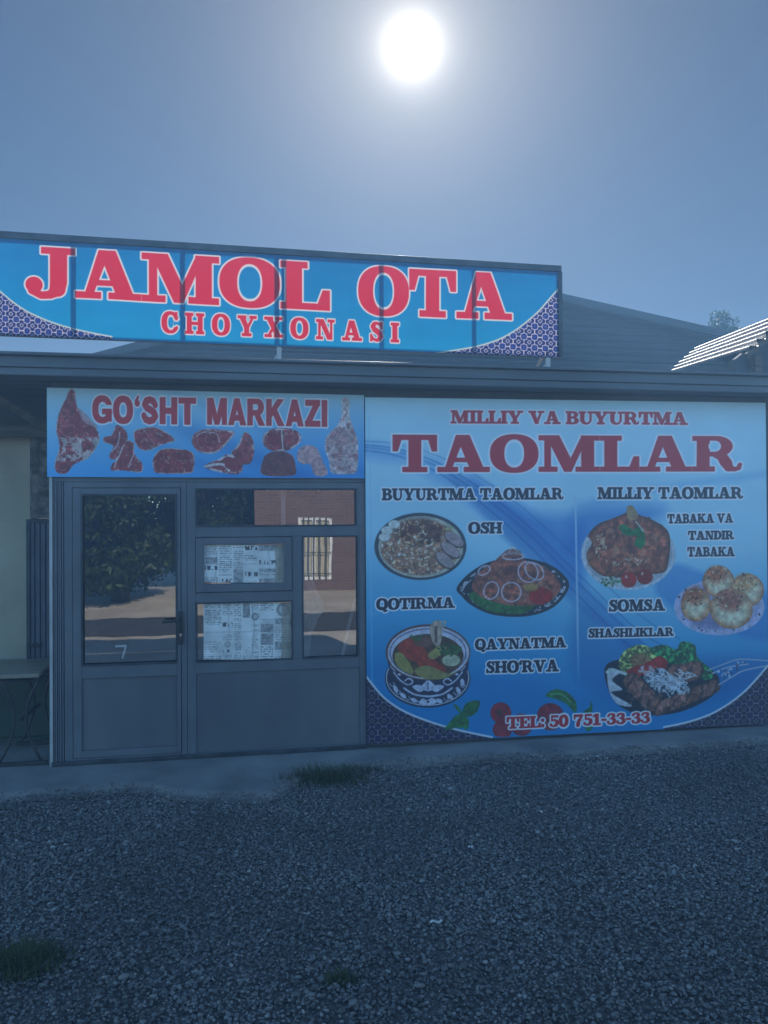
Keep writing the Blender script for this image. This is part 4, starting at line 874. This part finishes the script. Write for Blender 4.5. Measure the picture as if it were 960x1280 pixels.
bun(898, 727, 20, 20, 0, -2, -8, 1); bun(934, 738, 21, 21, 0, -3, -9, 2, (.72,.48,.26)); bun(870, 756, 19, 21, 0, -2, -11, 3); bun(914, 761, 27, 25, 8, -2, -10, 4, (.56,.26,.16))
# skewers
k = fp('printed oval plate of skewered meat with shredded onion and salad')
mn.poly([(757,832),(790,822),(850,815),(890,838),(899,852),(888,872),(850,890),(810,894),(780,886),(762,866)], [.05, .08, .15], own=k)
mn.poly([(760,836),(775,840),(765,850),(778,862),(764,866),(790,882),(772,880),(761,862)], [.85, .88, .90]); mn.line([(759, 840), (768, 838), (792, 846)], 4, [.86, .92, .88])
mn.poly([(774,835),(776,820),(786,810),(802,806),(816,812),(822,826),(812,840),(790,842)], lambda u, v, d: np.array([.72, .82, .40])*(.30+1.25*np.abs(fbm(u*.2, v*.2, 4)-.5)[:, None]*3), own=k)
mn.poly([(812,812),(830,806),(845,812),(852,802),(868,806),(872,822),(892,840),(884,850),(860,842),(830,826)], lambda u, v, d: np.array([.16, .58, .28])*(.35+np.abs(fbm(u*.17, v*.17, 6)-.5)[:, None]*4.0), own=k)
mn.ell(800, 825, 12, 8, [.62, .30, .16], .7, 5)
for pts_ in ([(783,840),(792,833),(804,832),(800,846),(792,848)], [(812,828),(824,820),(834,826),(832,836),(818,834)], [(800,836),(812,826),(820,834),(808,846)]): mn.poly(pts_, lambda u, v, d: np.array([.74, .12, .08])*(.75+.45*fbm(u*.2, v*.2, 3))[:, None])
for x0_, y0_, x1_, y1_, w_ in ((790, 852, 822, 884, 22), (822, 886, 892, 858, 17), (845, 842, 868, 838, 24)):
    mn.line([(x0_, y0_), ((x0_+x1_)/2, (y0_+y1_)/2+1), (x1_, y1_)], w_, lambda u, v, d: np.array([.56, .37, .30])*(.40+1.15*fbm(u*.20, v*.20, 15))[:, None]*np.clip(np.sin(u*.40+v*.22+7*fbm(u*.07, v*.07, 3))*2.0+2.1, .55, 1)[:, None]*np.array([1.05, .98, .95])*np.clip(.75-d/16, .7, 1.1)[:, None], own=k)
speck(mn, 60, (785, 845, 895, 892, lambda u, v: np.minimum(sdE(u, v, 805, 868, 22, 18), sdE(u, v, 858, 872, 38, 12, -20))), [(.30,.18,.15),(.60,.44,.38),(.68,.52,.45)], 1.6, al=.6)
mn.poly([(797,836),(812,832),(838,842),(858,856),(862,866),(840,868),(820,864),(806,850)], [.84, .88, .90], lambda u, v, d: .85*np.clip((fbm(u*.33, v*.33, 18)-.40)*7, 0, 1), 2)
for _ in range(46):
    x, y = 808+50*rg.random(), 836+28*rg.random()
    if (x-830)/28 > (y-832)/18+.9: continue
    mn.line([(x, y), (x+6*rg.random()+2, y+7*rg.random()-2), (x+16*rg.random()-3, y+9*rg.random())], 1.5, [.86, .90, .93], .95)
mn.line([(898, 856), (915, 846), (930, 838), (960, 832)], 1.8, [.70, .74, .82]); mn.line([(884, 838), (905, 830), (925, 824), (960, 826)], 1.6, [.70, .74, .82]); mn.line([(890, 842), (910, 834), (935, 830)], 1.6, [.75, .78, .85])
speck(mn, 26, (895, 820, 935, 855, lambda u, v: sdE(u, v, 912, 838, 22, 8, -25)), [(.85,.88,.92),(.3,.36,.5)], 1.1)
# vegetables along the foot
k = fp('printed basil leaves'); GR = lambda u, v, d: np.array([.10, .44, .17])*(.55+.8*fbm(u*.2+v*.1, v*.25, 7))[:, None]
for pts_ in ([(578,892),(582,880),(592,876),(600,877),(596,890),(586,896)], [(578,892),(570,895),(560,905),(556,912),(572,908)], [(578,894),(586,900),(584,912),(576,906)], [(578,893),(570,886),(567,880),(574,884)], [(576,894),(566,898),(572,910),(578,908)]): mn.poly(pts_, GR, own=k)
k = fp('printed red tomatoes')
for x, y, r_ in ((626, 891, 13), (652, 906, 14), (688, 896, 17), (628, 912, 12)):
    mn.paint((x-r_-2, y-r_-2, x+r_+2, min(y+r_+2, 921)), lambda u, v: sdE(u, v, x, y, r_, r_), lambda u, v, d: np.array([.70, .10, .12])*(.7+.5*fbm(u*.18, v*.18, 6))[:, None], .92, 1.0, k)
mn.ell(624, 891, 4, 4, [.25, .22, .12], .7, 3)
k = fp('printed green pepper and leaf')
mn.poly([(682,870),(692,862),(706,864),(718,874),(721,886),(718,890),(708,880),(696,874)], GR, own=k); mn.poly([(729,890),(737,884),(739,876),(740,890)], GR, own=k); mn.poly([(728,899),(738,896),(742,908),(734,914)], GR, own=k)
mn.line([(688, 868), (702, 868), (714, 878)], 1.4, [.55, .78, .55], .7)
# lettering
def lett(lbl): return mn.part('lettering', lbl)
WO = [.97, .98, 1.0]; DK = [.12, .16, .24]; MR2 = [.80, .16, .20]
k = lett('red title lettering with white outline')
mn.text('MILLIY VA BUYURTMA', SLAB, 563.5, 859.5, 529, 531, 513, 515.5, MR2, WO, 1.8, k)
k = lett('largest red title lettering'); mn.text('TAOMLAR', SLAB, 491, 926.5, 590, 589, 543.5, 545.5, MR2, WO, 2.1, k)
k = lett('dark column heading on the left'); mn.text('BUYURTMA TAOMLAR', SLAB, 477.5, 704, 625.3, 624, 610.8, 610, DK, WO, 1.8, k)
k = lett('dark column heading on the right'); mn.text('MILLIY TAOMLAR', SLAB, 747, 928.5, 623.8, 623, 609.2, 609, DK, WO, 1.8, k)
for t_, a, b, c, d, e_, f_ in (('OSH', 585.5, 627.5, 667, 666.5, 653, 653), ('TABAKA VA', 834.5, 916.5, 654.2, 653, 642.8, 642), ('TANDIR', 860.5, 917.5, 674.8, 674, 663.8, 663.5), ('TABAKA', 859.5, 918.5, 695.6, 695, 684, 683.8),
                               ('QOTIRMA', 470.5, 568.5, 762.5, 759.5, 748.5, 746.5), ('SOMSA', 761, 831, 764.5, 763, 750, 749), ('SHASHLIKLAR', 735.5, 842, 797, 794.8, 786, 784.5), ('QAYNATMA', 594, 708, 812.5, 809, 799, 796.5), ("SHO'RVA", 607.5, 698.5, 841.5, 839, 827, 824.5)):
    k = lett('dark dish name lettering'); mn.text(t_, SLAB, a, b, c, d, e_, f_, DK, WO, 1.7, k)
k = lett('red telephone number lettering'); mn.text('TEL: 50 751-33-33', SLAB, 633.5, 812.5, 911, 903.5, 896.5, 890, MR2, WO, 1.8, k)
menu = empty('menu_banner', (mn.x0, YB, mn.z[3])); tag(menu, 'large blue menu banner with dish pictures covering the right wall', 'banner')
mn.build(menu, MT['print'], 'banner_sheet')
MB().ring(mn.x0+.012, mn.x1-.012, max(mn.z[2:])+.012, min(mn.z[:2])-.014, .03, YB+.006, YB+.052).build('backing_frame', MT['steel'], menu)

# ================================================================== LEFT PORCH
YP = .74
xw1 = xL-.005; xw0 = xL-3.4
pw = empty('porch_wall', (xw0, YP, 0)); tag(pw, 'cream porch wall with dark green base behind the table', 'wall')
zd = at(20, 850, YP).z; xc = at(39, 700, YP).x; zbm = at(20, 543, YP).z
MB().box(xw0, xc, YP, YP+.2, zd, zbm+.02).build('plaster', MT['cream'], pw)
MB().box(xw0, xw1, YP-.012, YP+.2, 0, zd-.002).build('dado', MT['green'], pw)
MB().box(xc, xw1, YP-.03, YP+.2, at(50, 648, YP).z, zbm+.2).build('pier', MT['stone'], pw)
MB().box(xc, xw1, YP+.1, YP+.2, zd, at(50, 648, YP).z-.002).build('backing', MT['dark_wall'], pw)
MB().box(xw0, xw1, YP-.06, YP-.012, 0, .03).build('base_moulding', MT['green'], pw, .004)
sh = empty('metal_shutter', (xc, YP, zd)); tag(sh, 'blue-grey ribbed metal shutter below the stone pier on the porch', 'shutter')
a = prect(34, 649, 66, 822, YP-.03); x0_, x1_ = a[0], xw1-.01
m = MB()
for i in range(7): m.box(x0_+.03+(x1_-x0_-.06)*i/7, x0_+.03+(x1_-x0_-.06)*(i+.72)/7, YP-.05, YP+.0, zd+.035, a[3]-.03)
m.box(x0_+.03, x1_-.03, YP-.035, YP-.005, zd+.035, a[3]-.03).build('ribbed_panel', MT['shutter'], sh, .002)
MB().ring(x0_, x1_, zd+.005, a[3], .03, YP-.06, YP).build('frame', MT['steel'], sh, .003)
hz = at(45, 806, YP-.06).z; MB().box(x0_+.01, x0_+.11, YP-.075, YP-.06, hz-.012, hz+.012).build('bolt', MT['black_plastic'], sh, .002)
# porch timbers: beam, rafters and braces under the eave
pr = empty('timber_porch', (xw0, .5, 2.6)); tag(pr, 'dark timber beam and braces holding the porch roof on the left', 'porch roof')
zq = at(20, 540, .62).z
MB().box(xw0, xw1, .58, .66, zq-.04, zq+.05).build('beam', MT['wood'], pr, .004)
for x in (-3.0, -3.55, -4.15, -4.7):
    if x < xw1-.05: MB().box(x-.03, x+.03, -.225, .9, zE0-.075, zE0+.004).build('rafter', MT['wood'], pr, .004)
p, q = at(4, 498, .3), at(42, 533, .3)
MB().bar((p.x-.25, .30, p.z+.13), (q.x+.15, .50, q.z-.06), .05).build('brace', MT['wood'], pr)
MB().box(xw0, xw1, .66, .70, zq+.06, zE0).build('lath_panel', MT['soffit'], pr)
MB().box(xw0, xw0+.12, .0, .12, 0, zE0).build('post', MT['wood'], pr)
# table
tb = empty('porch_table', (at(10, 840, .3).x, .35, 0)); tag(tb, 'rectangular worn table with curved iron legs at the left edge', 'table')
ct = at(48.5, 842, -.02); xt1 = ct.x; zt_ = ct.z; xt0 = xt1-1.15; yt0, yt1 = -.02, .62
MB().box(xt0, xt1, yt0, yt1, zt_-.028, zt_).build('tabletop', MT['tabletop'], tb, .004)
MB().ring(xt0+.03, xt1-.03, zt_-.06, zt_-.03, .02, yt0+.04, yt0+.06).box(xt0+.03, xt1-.03, yt1-.06, yt1-.04, zt_-.06, zt_-.03).build('apron_rail', MT['iron'], tb)
for x, s_ in ((xt1-.12, 1), (xt0+.14, -1)):
    for yy in (yt0+.06, yt1-.07):
        for sg_ in (-1, 1):
            arc = [(x+sg_*(.135-.10*math.sin(math.pi*t/10))-.02, yy+.012*sg_, .03+(zt_-.06)*t/10) for t in range(11)]
            MB().tube(arc, .010, 8).build('leg', MT['iron'], tb, smooth=True)
    for yy in (yt0+.06, yt1-.07): MB().bar((x-.19, yy, .02), (x+.16, yy, .02), .022).build('foot_bar', MT['iron'], tb)
    MB().bar((x-.02, yt0+.06, .32), (x-.02, yt1-.07, .32), .016).build('stretcher', MT['iron'], tb)

# ================================================================== RIGHT-HAND SHED ROOF
A_ = at(936, 437, .25); rd = (fw+rt*.181+up*.125).normalized()      # ribs run back from the front gable edge
cd = Vector((math.cos(R(40)), 0, math.sin(R(40)))); nrm = cd.cross(rd).normalized()
if nrm.z < 0: nrm = -nrm
shed = empty('roof_canopy', (A_.x+.6, 1.0, zE1)); tag(shed, 'bright ribbed metal canopy roof standing above the right end of the eave', 'canopy')
Wt, Lt, NR = .60, 3.75, 6
V, Q = [], []; n = NR*12; rgx = random.Random(4); lo = 0
for i in range(n+1):
    w_ = Wt*i/n; ph = (w_/Wt*NR) % 1; h = .024*(math.sin(2*math.pi*ph)+.25*math.sin(4*math.pi*ph))
    if i % 12 == 0: lo = -.10*rgx.random()
    for l in (lo, Lt): V.append(A_+rd*l+cd*w_+nrm*h)
    if i: k = 2*i; Q.append((k-2, k-1, k+1, k))
link('ribbed_roof', np_mesh('ribbed_roof', V, Q, True), MT['galv'], shed)
ridge = A_+cd*Wt; far = ridge+Vector((1.0, 0, -.5))
MB().prism([ridge, far, far+rd*Lt, ridge+rd*Lt], (0, 0, -.02)).build('far_roof', MT['galv'], shed)
yw = A_.y+.2; eb = A_+cd*.02; zb_ = zE1+.003
MB().prism([(eb.x, yw, zb_), (far.x-.05, yw, zb_), (far.x-.05, yw, far.z-.06), (ridge.x, yw, ridge.z-.08), (eb.x, yw, eb.z-.05)], (0, .06, 0)).build('gable_panel', MT['roof_dark'], shed)
MB().bar(A_+Vector((.02, .05, -.045)), ridge+Vector((0, .05, -.045)), .03, .05).build('rafter', MT['wood'], shed)
MB().box(eb.x+.02, eb.x+.06, yw+.062, yw+.12, zb_, eb.z-.04).build('post', MT['wood'], shed)
pp = at(946, 455, yw-.05); MB().box(pp.x-.035, pp.x+.035, yw-.08, yw-.002, zb_, pp.z+.08).build('post', MT['wood'], shed)
q = A_+rd*3.2; MB().box(q.x+.02, q.x+.08, q.y, q.y+.06, zb_, q.z-.03).build('post', MT['wood'], shed)

# ================================================================== TREES
def leaves(name, cen, n, size, mat, parent, seed, shape=None):
    r_ = np.random.default_rng(seed); m = len(cen)
    c = np.array([q[:3] for q in cen]); rad = np.array([q[3] for q in cen]); pick = r_.choice(m, n, p=rad**2/np.sum(rad**2))
    d = r_.normal(size=(n, 3)); d /= np.linalg.norm(d, axis=1)[:, None]
    p = c[pick]+d*(rad[pick]*(.35+.75*r_.random(n)**.6))[:, None]*np.array([1, 1, .85])
    a = r_.normal(size=(n, 3)); a /= np.linalg.norm(a, axis=1)[:, None]; b = np.cross(a, r_.normal(size=(n, 3))); b /= np.linalg.norm(b, axis=1)[:, None]
    s_ = (size*(.6+.8*r_.random(n)))[:, None]
    V = np.stack([p-a*s_, p+b*s_*.45, p+a*s_, p-b*s_*.45], 1).reshape(-1, 3)
    return link(name, np_mesh(name, V, np.arange(4*n).reshape(-1, 4)), mat, parent)
# conifer whose tip shows over the shed roof
tip = at(908, 388, 8.4); ct_ = empty('poplar_tree', (tip.x, 8.4, 0)); tag(ct_, 'green tree tip rising behind the shed roof', 'tree')
MB().tube([(tip.x, 8.4, 0), (tip.x+.05, 17, 3), (tip.x, 17, tip.z-.3)], .22, 8, .02).build('trunk', MT['bark'], ct_)
cen = [(tip.x+random.uniform(-.3, .3)*(1+(tip.z-z)*.25), 8.4+random.uniform(-.3, .3)*(1+(tip.z-z)*.2), z, .08+.17*(tip.z-z)**.6) for z in np.linspace(2.0, tip.z-.05, 46)]
cen += [(tip.x-.15, 8.4, tip.z-.42, .16), (tip.x+.10, 8.4, tip.z-.3, .2), (tip.x-.05, 8.4, tip.z-.12, .12), (tip.x+.15, 8.4, tip.z-.55, .25)]
leaves('crown', cen, 15000, .04, MT['needle'], ct_, 5)
# things across the road, seen mirrored in the shopfront
def big_tree(x, y, h, r, seed, label, n=60000):
    t = empty('broadleaf_tree', (x, y, 0)); tag(t, label, 'tree', 'trees across the road'); rr = random.Random(seed)
    tr = MB().tube([(x, y, -.03), (x+.08, y, h*.25), (x-.05, y+.1, h*.5), (x, y, h*.8)], .2, 9, .05)
    cs = []
    for k in range(38):
        a, zz = rr.random()*6.28, h*(.12+.86*rr.random()); w_ = r*math.sin(math.pi*min(1, max(.12, (zz/h-.02)/1.0)))**.6; q = w_*rr.random()**.5*.8
        cs.append((x+math.cos(a)*q, y+math.sin(a)*q, zz, r*(.22+.2*rr.random())))
        if k < 9: tr.tube([(x, y, h*.2+k*.05*h), ((x+cs[-1][0])/2, (y+cs[-1][1])/2, zz*.8), cs[-1][:3]], .06, 6, .015)
    tr.build('trunk', MT['bark'], t); leaves('crown', cs, n, .065, MT['leaf'], t, seed)
def mir(u, Yv): return at(u, 700, Yv).x
big_tree(mir(150, 11.5), -11.5, 6.2, 2.3, 3, 'dense broadleaf tree across the road mirrored in the door glass')
big_tree(mir(255, 15), -15, 6.5, 2.4, 8, 'tall broadleaf tree further back across the road beside the brick house')
big_tree(mir(40, 13), -13, 5.5, 2.0, 12, 'smaller broadleaf tree across the road at the far left')
hx0, hx1, hy = mir(318, 13), mir(318, 13)+7.5, -13.0
bh = empty('brick_house', (hx0, hy, 0)); tag(bh, 'red brick house across the road mirrored in the right-hand pane', 'building')
wn = [at(372, 646, 13), at(415, 725, 13)]; a, b, c, d = wn[0].x, wn[1].x, wn[1].z, wn[0].z
MB().box(hx0, a, hy-.2, hy, -.02, 3.2).box(b, hx1, hy-.2, hy, -.02, 3.2).box(a, b, hy-.2, hy, -.02, c).box(a, b, hy-.2, hy, d, 3.2).box(hx0, hx0+.2, hy-5, hy-.2, -.02, 3.2).box(hx1-.2, hx1, hy-5, hy-.2, -.02, 3.2).build('wall', MT['brick'], bh)
MB().prism([(hx0-.3, hy+.4, 3.2), (hx0-.3, hy-2.6, 4.6), (hx0-.3, hy-5.6, 3.2)], (hx1-hx0+.6, 0, 0)).build('roof', MT['roof_dark'], bh)
wo = MB().ring(a, b, c, d, .07, hy-.1, hy-.02).box((a+b)/2-.04, (a+b)/2+.04, hy-.1, hy-.02, c+.07, d-.07).build('window', MT['white'], bh)
MB().box(a+.07, b-.07, hy-.08, hy-.07, c+.07, d-.07).build('curtain', MT['cream'], wo)
gm = MB()
for i in range(1, 6): gm.box(a+(b-a)*i/6-.012, a+(b-a)*i/6+.012, hy+.02, hy+.04, c, d)
for i in range(3): gm.box(a, b, hy+.041, hy+.055, c+(d-c)*(i+.3)/3, c+(d-c)*(i+.3)/3+.02)
gm.build('grille', MT['iron'], wo)

# ================================================================== ADDED GLARE VEIL
GLARE_HAZE_DENSITY, GLARE_HAZE_G = 0.017, 0.32  # thin scattering volume, added to stand in for the lens glare veil
hm = bpy.data.materials.new('glare_haze_volume'); hm.use_nodes = True; t = hm.node_tree; t.nodes.clear()
ho = t.nodes.new('ShaderNodeOutputMaterial'); hv = t.nodes.new('ShaderNodeVolumePrincipled')
hv.inputs['Color'].default_value = (.27, .56, 1.0, 1); hv.inputs['Density'].default_value = GLARE_HAZE_DENSITY; hv.inputs['Anisotropy'].default_value = GLARE_HAZE_G
t.links.new(hv.outputs[0], ho.inputs['Volume'])
tag(MB().box(-16, 24, -24, 18, -1.1, 6.8).build('glare_haze', hm), kind='stuff')
SC.cycles.volume_bounces = 0

# ================================================================== GRASS, LITTER
def tuft(u, v, rx, ry, n, h, seed, label, kind=None):
    p = on_ground(u, v, -.02); r_ = np.random.default_rng(seed); V, Q = [], []
    for i in range(n):
        q = r_.normal(size=2)*.5; x, y = p.x+q[0]*rx, p.y+q[1]*ry; hh = h*(.35+.8*r_.random())*math.exp(-.5*(q@q)); a = r_.random()*6.28; le = hh*(.2+.7*r_.random()); w_ = .0022+.002*r_.random()
        dx, dy = math.cos(a), math.sin(a); k = len(V)
        for t in (0, .55, 1):
            cx, cy, cz = x+dx*le*t*t, y+dy*le*t*t, -.035+hh*(t-.25*t*t); ww = w_*(1-t*.85)
            V += [(cx-dy*ww, cy+dx*ww, cz), (cx+dy*ww, cy-dx*ww, cz)]
        Q += [(k, k+1, k+3, k+2), (k+2, k+3, k+5, k+4)]
    o = link('grass_tuft', np_mesh('grass_tuft', V, Q), MT['grass']); o.location = (0, 0, 0)
    if kind: o.name = 'sparse_grass'; return tag(o, label, 'grass', None, 'stuff')
    return tag(o, label, 'grass', 'grass tufts growing through the gravel')
tuft(402, 974, .30, .13, 900, .15, 1, 'grass tuft at the apron edge below the window panel')
tuft(28, 1202, .16, .13, 1300, .09, 2, 'low wide grass patch in the gravel nearest the left edge')
tuft(445, 962, .20, .05, 420, .07, 3, 'thin straggling grass below the left end of the menu banner', 1)
tuft(425, 1222, .07, .05, 260, .05, 4, 'faint sparse grass sprouting in the gravel near the bottom middle', 1)
tuft(160, 985, .22, .03, 420, .045, 6, 'sparse weeds along the apron edge in front of the door', 1)
def scrap(u, v, l, w_, ang_, label):
    p = on_ground(u, v, -.005); c, s_ = math.cos(ang_), math.sin(ang_); V, Q = [], []
    for i in range(5):
        t = i/4-.5
        for e_ in (-.5, .5): V.append((p.x+c*l*t-s_*w_*e_, p.y+s_*l*t+c*w_*e_, .004+.006*math.sin(i*1.7)+.004*e_))
        if i: k = 2*i; Q.append((k-2, k, k+1, k-1))
    o = link('paper_scrap', np_mesh('paper_scrap', V, Q), MT['white']); m = o.modifiers.new('thick', 'SOLIDIFY'); m.thickness = .0015
    return tag(o, label, 'litter', 'white scraps on the gravel')
scrap(545, 1154, .055, .010, .1, 'white paper strip lying on the gravel near the bottom middle')
scrap(588, 1060, .03, .010, .5, 'tiny white scrap on the gravel halfway to the wall')
scrap(676, 1016, .012, .022, .2, 'tiny upright white scrap on the gravel before the menu banner')
